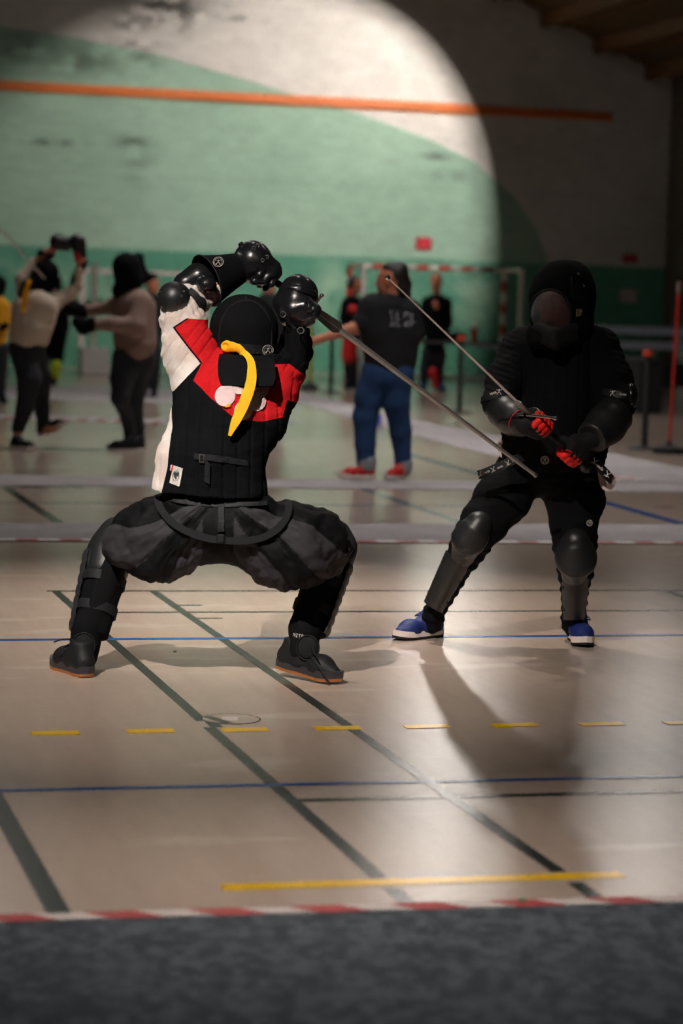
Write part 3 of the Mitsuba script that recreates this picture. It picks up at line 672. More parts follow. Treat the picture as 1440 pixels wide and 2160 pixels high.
# embroidered blossom: five round petals and gold leaves
for x, y, r, sq in ((473, 836, 22, 1.), (539, 850, 19.5, 1.), (512, 867, 20, .95), (545, 822, 20, 1.), (503, 812, 21, 1.)): obj('petal', decal(jk, disc_at(x, y, YS, r, sq), .002, .004), 'mat_petal', J)
for pts in (((470, 858), (482, 852), (486, 858), (476, 860)), ((520, 866), (526, 864), (528, 876), (523, 873)), ((548, 828), (556, 822), (566, 824), (553, 831))): obj('leaf', decal(jk, poly_at(pts, YS), .002, .006), 'mat_gold', J)
# waist strap, buckle and hanging end
ws = lambda pts, th=.004, lift=.002: decal(jk, poly_at(pts, YS + .02), th, lift, .006)
obj('waist_strap', ws([(408, 955), (440, 957), (480, 963), (524, 972), (524, 984), (480, 976), (440, 970), (408, 968)]), 'mat_strap', J)
B = obj('buckle', decal(jk, Polygon(poly_at([(421, 957), (432, 958), (431, 976), (420, 975)], YS), [poly_at([(423.5, 960), (429.5, 960.5), (428.5, 973), (422.5, 972.5)], YS)]), .003, .008, .003), 'mat_steel', J)
obj('strap_end', ws([(434, 965), (444, 978), (443, 1020), (432, 1015), (433, 985)], .003, .007), 'mat_strap', J)
# sewn-on label with the eagle in an oval and its small print
lab = obj('cloth_label', decal(jk, poly_at([(364, 983), (385, 989), (377, 1028), (355, 1020)], YS), .0015, .003, .004), 'mat_badge', J)
obj('label_edge', decal(jk, poly_at([(358, 982), (364, 983), (361, 995), (356, 994)], YS), .0015, .003, .004), 'mat_badge', J); obj('label_bar', decal(jk, poly_at([(361.5, 982.5), (364, 983), (361, 997), (358.5, 995.5)], YS), .001, .005, .003), 'mat_red_cloth', J)
ca, cb = disc_at(369.5, 1005, YS, 11.5, .62, -.12), disc_at(369.5, 1005, YS, 10.6, .58, -.12)
obj('printed_oval', decal(jk, ca.difference(cb), .0008, .0046, .003), 'mat_black_gap', lab)
obj('printed_eagle', decal(jk, poly_at([(369.6, 996), (371.5, 999), (374.5, 997), (375.5, 1003), (373.5, 1008), (372.2, 1005), (371, 1008.5), (371.2, 1012), (369, 1013.5), (367.8, 1011.5), (368, 1008), (366.6, 1010), (365.4, 1007), (364.6, 1001), (366.2, 996.5), (368, 999)], YS), .0008, .0046, .003), 'mat_black_gap', lab)
for t, x, y, h, r in (('SPES', 372.5, 991.5, 3.4, -12), ('HISTORIC', 367, 1018.6, 2.6, -14), ('FENCING', 366, 1022.4, 2.4, -14)): obj('printed_text', text_decals(jk, t, x, y, YS, h, r), 'mat_black_gap', lab)

# striped full breeches
br_runs = [[(432, 1112, 8.66, 68), (340, 1136, 8.74, 88), (296, 1142, 8.80, 72), (264, 1150, 8.86, 44)], [(502, 1114, 8.66, 68), (600, 1152, 8.72, 92), (660, 1156, 8.78, 75), (692, 1152, 8.86, 46)],
    [(405, 1098, 8.66, 58), (530, 1098, 8.66, 58)], [(440, 1120, 8.66, 66), (495, 1120, 8.66, 66)], [(395, 1072, 8.66, 52), (520, 1072, 8.66, 52)], [(600, 1085, 8.80, 28), (680, 1106, 8.86, 26)]]
br = fig(br_runs, .0062, .045, keep=True)
bm = soften(br.mesh(), 3); vv = bm.vertices
cw = W(465, 1036, 8.6); dx = vv[:, 0] - cw[0]; hz = np.maximum(cw[2] - vv[:, 2], .012)
ang = np.degrees(np.arctan2(np.abs(dx), hz)) + 14 * (meshkit.fbm(vv * 4.5, 1, 4) - .5)
ph = (ang - 24) / 18 + .5; out = np.clip(np.abs(dx) / .12, 0, 1)
edge = np.abs(ph - np.round(ph))                      # seams between the panels
fold = meshkit.fbm(np.column_stack([ang / 7, vv[:, 1] * 9, np.hypot(dx, hz) * 4.5]), 3, 6) - .5
fold2 = meshkit.fbm(vv * (13, 10, 13), 3, 12) - .5
bm = push(bm, (.046 * fold + .036 * fold2 - .006 * np.exp(-(edge / .06) ** 2)) * np.clip(out, .15, 1))
g = ((np.floor(ph) % 2) == 0) & (np.abs(dx) > .055) & (ang > 13)
col = np.where(g[:, None], np.array([.027, .0265, .030]), np.array([.0028, .0031, .0038]))
BR = obj('breeches', bm, 'mat_vertex', A, smooth=True, color=col, label='full black breeches with dark grey satin stripes')
YB = 8.52
obj('waistband', decal([br, jk], poly_at([(352, 1048), (400, 1056), (470, 1061), (562, 1060), (562, 1068), (470, 1071), (400, 1067), (354, 1060)], YB), .004, .003), 'mat_strap', BR)
obj('belt_loop', decal(br, poly_at([(459, 1060), (472, 1060), (473, 1122), (459, 1122)], YB), .004, .005), 'mat_strap', BR)
bp = [(328, 1056), (336, 1078), (362, 1104), (400, 1124), (440, 1136), (470, 1140), (520, 1141), (556, 1134), (590, 1112), (606, 1086), (603, 1066)]
Pb = []
for x, y in bp:
    p = W(x, y, YB); yy = br.front(np.array([p[0]]), np.array([p[2]]))[0]; Pb.append((p[0], (yy if np.isfinite(yy) else 8.66) - .012, p[2]))
obj('hanging_strap', ribbon(Pb, [.026] * 4, V3(0, -1, .25), .004, 48), 'mat_cloth_soft', A)
obj('strap_knot', rbox((.032, .014, .034), .006, W(465, 1137, YB) + V3(0, .0, 0)), 'mat_strap', A)

# leg armour
def shin_guard(parent, knee, ankle, front, cut0, cut1, kneepad, strap_t=(.28, .68), h=.006):
    """knee, ankle: (px, py, Y, r px); front: world direction the guard faces"""
    v = fig([[knee, ankle]], h, .02, keep=True, sq=(np.cross(front, V3(0, 0, 1)), .92))
    k0, k1 = W(*knee[:3]), W(*ankle[:3]); ax = (k1 - k0) / np.linalg.norm(k1 - k0); v.cut(k0 + ax * .0, -ax); v.cut(k1 + ax * cut1, ax)
    m = soften(v.mesh(), 3); q = m.vertices; m = push(m, .004 * (meshkit.fbm(q * 20, 2, 1) - .5))
    g = obj('shin_guard', m, 'mat_cloth', parent, smooth=True)
    f = np.asarray(front, float); f = f - (f @ ax) * ax; f /= np.linalg.norm(f); sd = np.cross(ax, f)
    ra, rb = knee[3] * S(knee[2]), ankle[3] * S(ankle[2]); rows, nT, nA = [], 22, 15
    for i in range(nT):                               # ridged hard shell on the front
        t = i / (nT - 1); c = k0 + (k1 - k0) * (t * 1.06 - .06); r = (ra + (rb - ra) * t) * 1.07 + .006; rid = .004 * abs(math.sin(t * 7 * math.pi))
        for j in range(nA):
            a = (j / (nA - 1) - .5) * 2.25; rows.append(c + (r + rid) * (math.cos(a) * f + math.sin(a) * sd))
    rows = np.array(rows); inn = rows.copy()
    cs = np.repeat(k0 + (k1 - k0) * (np.linspace(0, 1, nT)[:, None] * 1.06 - .06), nA, 0); inn = cs + (rows - cs) * (1 - .007 / np.linalg.norm(rows - cs, axis=1, keepdims=True))
    n = len(rows); F = []
    for i in range(nT - 1):
        for j in range(nA - 1):
            p = i * nA + j; F += [[p, p + 1, p + nA + 1], [p, p + nA + 1, p + nA]]; F += [[n + p, n + p + nA + 1, n + p + 1], [n + p, n + p + nA, n + p + nA + 1]]
    ed = [i * nA for i in range(nT)] + [(nT - 1) * nA + j for j in range(1, nA)] + [i * nA + nA - 1 for i in range(nT - 2, -1, -1)] + [j for j in range(nA - 2, 0, -1)]
    for p, q2 in zip(ed, ed[1:] + ed[:1]): F += [[p, q2, n + q2], [p, n + q2, n + p]]
    obj('shell', trimesh.Trimesh(np.vstack([rows, inn]), np.array(F), process=False), 'mat_plastic_edge', g, smooth=35)
    for t in strap_t:
        c = k0 + (k1 - k0) * t; r = ra + (rb - ra) * t + .0035; x, y = f, sd
        ringp = [c + (r) * (math.cos(a) * x + math.sin(a) * y * .98) for a in np.linspace(.3, 2 * math.pi - .3, 30)]
        nr = [(math.cos(a) * x + math.sin(a) * y) for a in np.linspace(.3, 2 * math.pi - .3, 30)]
        obj('strap', ribbon(ringp, [.036, .036], np.array(nr), .005, 30, 3), 'mat_strap', g, smooth=40)
    kp = Vol(W(*kneepad[:3]) - .14, W(*kneepad[:3]) + .14, h); rr = kneepad[3] * S(kneepad[2]); fx = f; R = (fx, np.cross(ax, fx), ax)
    kp.ell(W(*kneepad[:3]), (rr * .95, rr * 1.0, rr * 1.25), R, .01); kp.cap(k0 - ax * .02, k0 + ax * .03, ra * 1.02, ra, .03); kp.cap(k0 - ax * .11 - f * .01, k0 - ax * .02, ra * .78, ra * .9, .03)
    obj('knee_guard', soften(kp.mesh(), 3), 'mat_plastic_dull', parent, smooth=True)
    return g, v, f, ax
gl = shin_guard(A, (228, 1184, 8.93, 48), (190, 1336, 8.81, 40), V3(-.86, .5, 0), 0, .008, (224, 1150, 8.97, 30))
gr = shin_guard(A, (692, 1190, 8.93, 46), (648, 1330, 8.83, 40), V3(.80, .55, .2), 0, .008, (727, 1160, 8.94, 27))
for side_, c in (('l', (179, 1362, 8.79)), ('r', (640, 1368, 8.80))):
    v = fig([[(248 if side_ == 'l' else 690, 1165, 8.90, 30), (c[0] + (6 if side_ == 'l' else 3), 1326, c[2] + .01, 33), (c[0], c[1] - 2, c[2], 30), (c[0] - 2, c[1] + 22, c[2], 29)]], .006, .02, keep=True)
    s_ = obj('stocking', soften(v.mesh()), 'mat_cloth', A, smooth=True)
    if side_ == 'r': obj('printed_text', text_decals(v, 'RITE', 629, 1341, 8.75, 7.5, -6), 'mat_badge', s_)
    p = W(c[0] + (-2 if side_ == 'l' else 9), c[1] - (2 if side_ == 'l' else 2), c[2] - .062)
    pd = Vol(p - .1, p + .1, .005); pd.ell(p, (.040, .018, .044), None, .01); obj('ankle_pad', soften(pd.mesh(), 2), 'mat_cloth_soft', A, smooth=True)
    rg = [p + V3(.041 * math.cos(t), -.006 - .002 * abs(math.sin(t)), .045 * math.sin(t)) for t in np.linspace(0, 2 * math.pi, 40)]
    obj('pad_piping', tube(rg, .003, 6), 'mat_strap', A, smooth=True)
# black court shoes with gum soles
h1, t1 = G(196, 1431), G(108, 1417); d = (t1 - h1); d /= np.linalg.norm(d)
hl = G(186, 1430); tl = hl + .29 * np.array([-.50, .865, 0]); tl[2] = .0
s1, M1 = sport_shoe('shoe', A, hl, tl, sole='mat_plastic_edge', upper='mat_grey_shoe', ground='mat_gum', lace='mat_strap')
he = W(586, 1411, 8.86); tr = V3(*G(698, 1441)); tr[2] = .0; f = tr - he; f /= np.linalg.norm(f)
tr2 = he + f * .29; lift = max(0, -tr2[2]); he[2] += lift + .002
s2, M2 = sport_shoe('shoe', A, he, he + f * .29, sole='mat_plastic_edge', upper='mat_grey_shoe', ground='mat_gum', lace='mat_strap')
for pts in ([(.12, 0, .11), (.15, .03, .13), (.19, .055, .115), (.23, .07, .09)], [(.12, 0, .11), (.15, .03, .10), (.22, .055, .06), (.29, .065, .012)]):
    obj('lace_end', tube(local(M2, *[(a, -b, c) for a, b, c in spline(pts, 14)]), .003, 6), 'mat_strap', s2, smooth=True)
obj('lace_end', tube(local(M1, *spline([(.12, 0, .11), (.10, .04, .13), (.12, .085, .118)], 10)), .003, 6), 'mat_strap', s1, smooth=True)

# ---- hood, ribbon, arm armour and sword of the fencer seen from behind
hd = fig([[(514, 695, 8.93, 68), (514, 752, 8.92, 68)]], .0055, .03, keep=True, sq=(V3(0, 1, 0), .95)); hd.ell(W(514, 696, 8.93), (.119, .125, .128), None, .03)
hm = soften(hd.mesh(), 3)
hd.cut(W(514, 812, 8.9), V3(0, 0, -1))
HOOD = obj('hood', push(hm, .004 * (meshkit.fbm(hm.vertices * 18, 2, 3) - .5)), 'mat_cloth', A, smooth=True, label='black padded cover over the back of the fencing mask')
def on(surfs, pts, Y, off=.003):
    out = []
    for x, y in pts:
        p = W(x, y, Y); f = [s.front(np.array([p[0]]), np.array([p[2]]))[0] for s in surfs]; f = np.nanmin(f) if np.isfinite(f).any() else np.nan; out.append([p[0], f, p[2]])
    out = np.array(out); i = np.arange(len(out)); ok = np.isfinite(out[:, 1]); out[:, 1] = np.interp(i, i[ok], out[ok, 1]) - off; return out
obj('seam', tube(spline(on([hd], [(464, 735), (462, 700), (472, 664), (494, 640), (520, 634), (546, 644), (565, 672), (571, 705), (572, 738)], 8.8, .0), 40), .0042, 6), 'mat_cloth_soft', HOOD, smooth=True)
obj('seam', tube(spline(on([hd], [(516, 626), (517, 630), (517, 634)], 8.8, .0), 8), .003, 6), 'mat_cloth_soft', HOOD, smooth=True)
obj('mask_strap', decal(hd, poly_at([(462, 722), (520, 726), (574, 731), (574, 749), (520, 745), (462, 741)], 8.8), .005, .003, .008, .12), 'mat_strap', HOOD)
fl = np.array([W(520, 753, 8.735), W(520, 776, 8.668), W(522, 815, 8.60)])
fm = ribbon(fl, [.196, .2, .204, .206, .206, .206, .2, .178], V3(0, -1, .1), .010, 24, 13); v = fm.vertices; v[:, 1] += .5 * (v[:, 0] - fl[1][0]) ** 2; v[:, 2] -= .10 * (v[:, 0] - fl[1][0]); fm.vertices = v
obj('neck_flap', fm, 'mat_cloth', HOOD, smooth=50)
emblem(hd, 564, 739, 8.8, 11.5, HOOD, lift=.012)
# yellow ribbon tied round the mask
k0, k1, k2 = on([hd], [(479, 730), (503, 734), (512, 739)], 8.8, .03); k1[1] -= .01; k2[1] -= .02
v = Vol(k0 - .06, k2 + .06, .003); v.cap(k0, k1, .0225, .0155, .006, (V3(0, 1, 0), .6)); v.cap(k1, k2, .0125, .0115, .006); v.cap(k2 - V3(.004, 0, 0), k2 + V3(.003, 0, -.022), .012, .010, .006)
v.carve(k0 + V3(-.006, -.012, .002), (.011, .010, .007)); m = soften(v.mesh(), 2)
RB = obj('ribbon', push(m, .004 * (meshkit.fbm(m.vertices * 70, 2, 3) - .5)), 'mat_yellow', A, smooth=True, label='yellow ribbon tied round the mask with one long tail')
tp = [(511, 740), (524, 752), (533, 775), (533, 800), (526, 828), (514, 858), (500, 888), (490, 913)]
P = on([hd, jk], tp, 8.72, .02); P[:, 1] = [8.70, 8.685, 8.625, 8.58, 8.55, 8.535, 8.52, 8.515]; P[4:, 1] = np.minimum(P[4:, 1], on([jk], tp, 8.6, .012)[4:, 1])
rb = ribbon(P, [.020, .026, .032, .038, .040, .040, .034, .012], V3(-.12, -1, .25), .003, 46, 7); rb.vertices = rb.vertices + V3(0, 1, 0) * (.010 * (meshkit.fbm(rb.vertices * 55, 2, 5) - .5))[:, None]
obj('ribbon_tail', rb, 'mat_yellow', RB, smooth=60)

def gauntlet(parent, dome, rad, Yd, cuff, cuff_r, label=None, extra=(), h=.0045, badge=None, rv=(), hand=None):
    v = Vol(W(*dome, Yd) - .13, W(*dome, Yd) + .13, h)
    v.ell(W(*dome, Yd), np.array(rad), None, .01)
    for n0, n1, kk in extra: v.cap(W(*n0[:3]), W(*n1[:3]), n0[3] * S(n0[2]), n1[3] * S(n1[2]), kk)
    if hand is not None: hand_grip(v, hand, SWD, V3(-.5, -.6, .7), .015, 1.28)
    g = obj('gauntlet', soften(v.mesh(), 2), 'mat_plastic', parent, smooth=True, label=label or 'black hard-shell gauntlet with flared cuff')
    a, b = W(*cuff[0]), W(*cuff[1]); th = .005
    r0, r1 = cuff_r
    c = lathe([(0, r0), (.5, (r0 + r1) / 2 * .97), (1, r1), (1, r1 - th), (.5, (r0 + r1) / 2 * .97 - th), (0, r0 - th), (0, r0)], a, b, 36)
    cu = obj('cuff', c, 'mat_cloth', g, smooth=40)
    x, y, z = frame(b - a); obj('cuff_piping', tube([a + r0 * (math.cos(t) * x + math.sin(t) * y) for t in np.linspace(0, 2 * math.pi, 40)], .0035, 6), 'mat_strap', cu, smooth=True)
    rivets(v, rv, Yd - .05, g)
    return g, v
gA, vA = gauntlet(A, hand=hL, dome=(533, 553), rad=(.0745, .074, .080), Yd=9.03, cuff=((436, 592, 8.95), (503, 566, 9.02)), cuff_r=(.098, .058), rv=((535, 523), (543, 518), (554, 549), (563, 542), (503, 534)),
    extra=(((540, 588, 9.0, 13), (574, 572, 9.0, 12), .006), ((552, 590, 8.985, 8), (574, 580, 8.99, 8), .003), ((535, 594, 8.985, 8), (556, 593, 8.985, 8), .003), ((508, 516, 9.0, 6), (511, 510, 9.0, 2), .004)))
vb = fig([[(436, 592, 8.95, 57.5), (503, 566, 9.02, 34.5)]], .006, .01, keep=True); emblem(vb, 459, 552, 8.86, 11, gA)
gB, vB = gauntlet(A, (629, 622), (.0735, .078, .077), 8.99, ((621, 776, 8.97), (627, 690, 8.95)), (.046, .043), rv=((629, 603), (651, 613), (654, 643), (652, 652)),
    extra=(((648, 650, 8.93, 24), (662, 655, 8.92, 16), .012), ((640, 668, 8.93, 16), (663, 664, 8.91, 11), .006), ((632, 680, 8.94, 13), (656, 676, 8.92, 9), .004), ((622, 655, 8.95, 34), (640, 672, 8.95, 22), .02), ((600, 640, 8.98, 26), (610, 668, 8.97, 22), .02)))
# brow ridge and side plate of the near gauntlet, its buckled strap
obj('knuckle_plate', decal(vB, poly_at([(601, 606), (622, 600), (648, 602), (664, 612), (671, 622), (663, 626), (645, 618), (622, 611)], 8.93), .006, .002, .005, .06), 'mat_plastic', gB)
obj('thumb_plate', decal(vB, poly_at([(643, 637), (652, 634), (660, 638), (662, 652), (655, 660), (643, 656)], 8.9), .006, .002, .004, .06), 'mat_plastic', gB)
st = ribbon(on([vB], [(591, 650), (600, 664), (612, 682), (622, 697)], 8.9, .008), [.017] * 3, V3(-.3, -1, -.2), .004, 16)
STR = obj('strap', st, 'mat_strap', gB); bk = W(597, 663, 8.885)
bkl = trimesh.creation.torus(.010, .002, 14, 6); bkl.apply_transform(trimesh.transformations.rotation_matrix(np.pi / 2, (1, 0, 0))); bkl.apply_translation(bk - V3(0, .03, 0)); obj('buckle', bkl, 'mat_steel', STR, smooth=True)
d2 = trimesh.creation.torus(.012, .0022, 16, 6); d2.apply_transform(trimesh.transformations.rotation_matrix(1.2, (1, 0, 0))); d2.apply_translation(W(634, 697, 8.88)); obj('buckle', d2, 'mat_steel', STR, smooth=True)
# elbow cup and forearm guard
ec = Vol(W(368, 632, 8.90) - .14, W(368, 632, 8.90) + .14, .0045); ec.ell(W(367, 629, 8.885), (.061, .066, .062), None, .01); ec.cap(W(372, 655, 8.93), W(352, 662, 8.93), .03, .02, .02); ec.cap(W(395, 625, 8.93), W(420, 640, 8.93), .034, .028, .02)
EG = obj('elbow_guard', soften(ec.mesh(), 3), 'mat_plastic_dull', A, smooth=True); rivets(ec, [(388, 614), (383, 624), (341, 648), (338, 616)], 8.85, EG, .0028)
fa = fig([[(392, 600, 8.98, 27), (420, 586, 8.99, 30), (452, 578, 9.0, 26)]], .005, .02, keep=True); fa.ell(W(436, 601, 8.92), (.036, .03, .030), None, .01)
FG = obj('forearm_guard', soften(fa.mesh(), 3), 'mat_plastic', A, smooth=True); rivets(fa, [(427, 582), (437, 592)], 8.88, FG, .0028)
obj('strap', ribbon(spline(np.array([W(399, 612, 8.88), W(412, 622, 8.87), W(424, 640, 8.88), W(426, 655, 8.92)]), 14), [.022] * 3, V3(.2, -1, .1), .004, 14), 'mat_strap', EG)

# ---- practice longswords: blade, wide ricasso plate, crossguard, grip, pommel
def longsword(label, p0, tip, gdir, grip0, grip1, ric=.12, guard_half=.115, flip=1):
    d = (tip - p0); L = np.linalg.norm(d); d /= L; g = np.asarray(gdir, float); g = g - (g @ d) * d; g /= np.linalg.norm(g); n = np.cross(d, g)
    P = lambda t, a=0., b=0.: p0 + d * t + g * a + n * b
    k = thing('longsword', label, 'sword')
    def plate(outline, th, taper=None):
        pg = Polygon(outline); m = trimesh.creation.extrude_polygon(pg, th, engine='earcut'); v = m.vertices.copy(); v[:, 2] -= th / 2
        if taper: v[:, 2] *= taper(v[:, 0])
        m.vertices = p0 + v[:, :1] * d + v[:, 1:2] * g + v[:, 2:] * n
        return m
    t0 = grip1 + .012; n_ = 12
    # blade: flat diamond section narrowing to a rounded, slightly flared tip
    ts = np.linspace(t0, L, 30); w = np.interp(ts, [t0, t0 + ric, L - .05, L - .012, L], [.0125, .0118, .0072, .0068, .0078]); h = np.interp(ts, [t0, L - .06, L - .02, L], [.0034, .0018, .0014, .004])
    rows = np.array([[P(t, a, 0), P(t, 0, b), P(t, -a, 0), P(t, 0, -b)] for t, a, b in zip(ts, w, h)]).reshape(-1, 3); F = []
    for i in range(len(ts) - 1):
        for j in range(4): p, q = i * 4 + j, i * 4 + (j + 1) % 4; F += [[p, q, q + 4], [p, q + 4, p + 4]]
    e = (len(ts) - 1) * 4; F += [[0, 2, 1], [0, 3, 2], [e, e + 1, e + 2], [e, e + 2, e + 3]]
    obj('blade', trimesh.Trimesh(rows, np.array(F), process=False), 'mat_blade', k)
    obj('blade_tip', lathe([(0, .0), (0, .0075), (.4, .0095), (.8, .0085), (1, .0)], P(L - .014), P(L + .004), 16), 'mat_steel', k, smooth=40)
    rp = [(t0, .017), (t0 + ric * .75, .0235), (t0 + ric * .86, .024), (t0 + ric, .0125)]
    obj('ricasso', plate(rp + [(a, -b) for a, b in rp[::-1]], .006), 'mat_steel_dark', k)
    for a in (-.009, 0, .009): obj('fuller_ridge', tube([P(t0, a, flip * .0035), P(t0 + ric * .85, a, flip * .0035)], .0016, 5), 'mat_steel', k)
    cg = [P(grip1, a, -.004 * flip * (a / guard_half) ** 2) for a in np.linspace(-guard_half, guard_half, 13)]
    C = obj('crossguard', tube(cg, np.interp(np.linspace(-1, 1, 13), [-1, -.8, 0, .8, 1], [.0066, .0052, .0075, .0052, .0066]), 8), 'mat_steel', k, smooth=True)
    for s in (-1, 1):
        m = trimesh.creation.icosphere(1, .0088); m.apply_translation(cg[0 if s < 0 else -1]); obj('guard_knob', m, 'mat_steel', C, smooth=True)
    rg = [P(grip1 + .003, .045 * math.cos(t), flip * .032 * math.sin(t)) for t in np.linspace(0, math.pi, 16)]; obj('side_ring', tube(rg, .0036, 6), 'mat_steel', C, smooth=True)
    gp = np.linspace(grip0, grip1, 40); obj('grip', tube([P(t) for t in gp], .0135 + .0012 * np.sin(np.arange(40) * 2.1) - .002 * np.linspace(1, 0, 40), 10), 'mat_strap', k, smooth=True)
    obj('pommel', lathe([(0, .0), (0, .010), (.25, .020), (.6, .022), (1, .012), (1, 0)], P(grip0 - .05), P(grip0), 18), 'mat_plastic_dull', k, smooth=40)
    return k
longsword('longsword held overhead by the fencer seen from behind, its blade slanting down to the right', SW0, SW1, np.cross(SWD, V3(0, -1, 0)), -.09, .225, ric=.13, guard_half=.062)

# ------------------------------------------------------------------ the fencer facing us
B_ = thing('person', 'fencer all in black facing the viewer with legs apart, red-fingered gloves and blue shoes', 'person')
YC = 9.85
SB0, SB1 = W(1203, 956, 9.56), W(815, 583, 8.98); SBD = (SB1 - SB0) / np.linalg.norm(SB1 - SB0); sb = lambda t: SB0 + SBD * t
tG = float(np.linalg.norm((W(1118, 873, 9.44) - SB0)))            # crossguard along the sword
hB1, hB2 = sb(tG - .055), sb(.0)
bb = fig([[(1100, 985, 9.90, 44), (1200, 985, 9.92, 44)], [(1150, 980, 9.90, 52), (1160, 900, 9.88, 60), (1172, 800, 9.86, 64), (1180, 745, 9.84, 58)], [(1100, 740, 9.86, 30), (1258, 745, 9.88, 30)], [(1180, 745, 9.84, 32), (1180, 690, 9.80, 29)],
    [(1092, 745, 9.84, 27), (1050, 846, 9.70, 20), (1090, 884, 9.56, 16), (1118, 888, 9.48, 14)], [(1266, 748, 9.88, 27), (1306, 850, 9.72, 20), (1258, 918, 9.60, 16), (1226, 945, 9.58, 14)],
    [(1100, 990, 9.90, 42), (1002, 1128, 9.82, 27), (914, 1290, 9.96, 15)], [(1200, 990, 9.92, 42), (1212, 1160, 9.88, 27), (1209, 1300, 10.03, 15)],
    [(914, 1290, 9.96, 15), (912, 1318, 9.99, 13), (906, 1328, 9.99, 9)], [(1209, 1300, 10.03, 15), (1210, 1328, 10.04, 13), (1211, 1338, 10.03, 9)]], .007, .03, keep=True)
FB = V3(-.36, -.88, -.20); FB /= np.linalg.norm(FB); HB = W(1176, 645, 9.80)
head(bb, HB, FB, V3(0, -.2, 1), 1.02)
g1 = hand_grip(bb, hB1, SBD, V3(-.55, .1, -.75), .015, 1.0); g2 = hand_grip(bb, hB2, SBD, V3(.75, -.35, .4), .015, 1.0, mir=-1)
mat('mat_skin_tanned', lin(150, 92, 74), rough=.6, spec=.3); scene[B_] = mikit.ply(soften(bb.mesh(), 2), 'mat_skin_tanned', smooth=True)
# jacket
jb_runs = [[(1182, 738, 9.84, 72), (1174, 850, 9.84, 86), (1162, 975, 9.86, 82)], [(1116, 745, 9.86, 52), (1112, 860, 9.86, 54), (1108, 960, 9.87, 52)], [(1246, 748, 9.88, 56), (1235, 860, 9.87, 60), (1222, 960, 9.88, 58)],
    [(1100, 738, 9.86, 46), (1066, 800, 9.78, 40), (1052, 848, 9.70, 34), (1066, 866, 9.66, 30)], [(1262, 738, 9.88, 48), (1290, 800, 9.80, 42), (1303, 850, 9.72, 37), (1296, 872, 9.68, 34)]]
jb = fig(jb_runs, .0058, .035, keep=True); jb.cut(W(1160, 992, 9.86), V3(0, 0, -1))
m = soften(jb.mesh(), 2); v = m.vertices; qx = (v[:, 0] - HB[0]) / .045; gv = np.exp(-((qx - np.round(qx)) / .1) ** 2)
armp = np.clip((np.abs(v[:, 0] - W(1178, 800, 9.8)[0]) - .15) / .05, 0, 1)
m = push(m, -.004 * gv * (1 - armp) + .012 * (meshkit.fbm(v * (10, 10, 30), 3, 2) - .5) * (.4 + armp) - .003 * armp * np.abs(np.sin(v[:, 2] * 130 + v[:, 0] * 40)))
JB = obj('jacket', m, 'mat_cloth', B_, smooth=True)
# breeches
bf = fig([[(1112, 978, 9.90, 50), (1060, 1050, 9.86, 58), (1022, 1100, 9.82, 48), (1004, 1130, 9.80, 42)], [(1196, 980, 9.91, 60), (1212, 1055, 9.89, 61), (1210, 1108, 9.86, 48), (1210, 1135, 9.85, 46)], [(1105, 968, 9.90, 50), (1210, 970, 9.91, 58)], [(1140, 985, 9.9, 62), (1180, 985, 9.9, 62)]], .0062, .03, keep=True)
m = soften(bf.mesh(), 3); v = m.vertices; m = push(m, .018 * (meshkit.fbm(v * (11, 11, 20), 3, 8) - .5)); BB = obj('breeches', m, 'mat_cloth', B_, smooth=True)
for x, y, rx in ((1106, 985, 0), (1246, 985, 0)):
    w = fig([[(x - (46 if x < 1150 else -8), 938, 9.88, 14), (x - (38 if x < 1150 else -16), 962, 9.87, 13)]], .005, .02)
    obj('shirt_hem', w, 'mat_offwhite', B_, smooth=True)
emblem([jb, bf], 1153, 974, 9.6, 9, BB); emblem(bf, 1247, 1107, 9.7, 7, BB)
# printed straps hanging at both hips
def printed_strap(pts, Y, items, flip=0):
    P = []
    for (x, y), yy in zip(pts, Y):
        P.append(W(x, y, yy))
    n = ribbon(np.array(P), [.036] * 4, V3(0, -1, .12), .004, 30, 3); k = obj('hip_strap', n, 'mat_plastic_dull', B_, smooth=50)
    return k
ks = printed_strap([(1008, 1002), (1040, 990), (1075, 974), (1110, 962)], (9.66, 9.64, 9.63, 9.65), ())
def strap_print(k, x, y, Y, txt, rot, h):
    m = meshkit.text_mesh(txt, h * S(Y), .0008, True); v = m.vertices; c = (v.min(0) + v.max(0)) / 2; v = v - c; a = math.radians(rot); p = W(x, y, Y)
    m.vertices = np.column_stack([p[0] + v[:, 0] * math.cos(a) - v[:, 1] * math.sin(a), p[1] - v[:, 2], p[2] + v[:, 0] * math.sin(a) + v[:, 1] * math.cos(a)]); obj('printed_text', m, 'mat_badge', k)
def strap_man(k, x, y, Y, r, rot):
    pg = leaper(x, y, Y, r, rot); m = trimesh.creation.extrude_polygon(pg, .0008, engine='earcut'); v = m.vertices; p = W(x, y, Y); m.vertices = np.column_stack([v[:, 0], p[1] - v[:, 2], v[:, 1]]); obj('printed_man', m, 'mat_badge', k)
for x, y, yy, t in ((1026, 995.5, 9.634, 'spes'), (1054, 985, 9.623, 'spes'), (1086, 971, 9.62, 'spes')): strap_print(ks, x, y, yy, t, 180 + 22, 4.6)
for x, y, yy in ((1013, 1000, 9.641), (1040, 990.5, 9.626), (1071, 977, 9.616)): strap_man(ks, x, y, yy, 6, 180 + 25)
k2 = printed_strap([(1240, 967), (1258, 980), (1278, 1000), (1290, 1012)], (9.66, 9.65, 9.66, 9.70), ())
strap_print(k2, 1265, 985.5, 9.635, 'spes', 180 - 38, 6); strap_man(k2, 1254, 974, 9.635, 7.5, 180 - 30); strap_man(k2, 1281, 1001, 9.645, 7.5, 180 - 30)
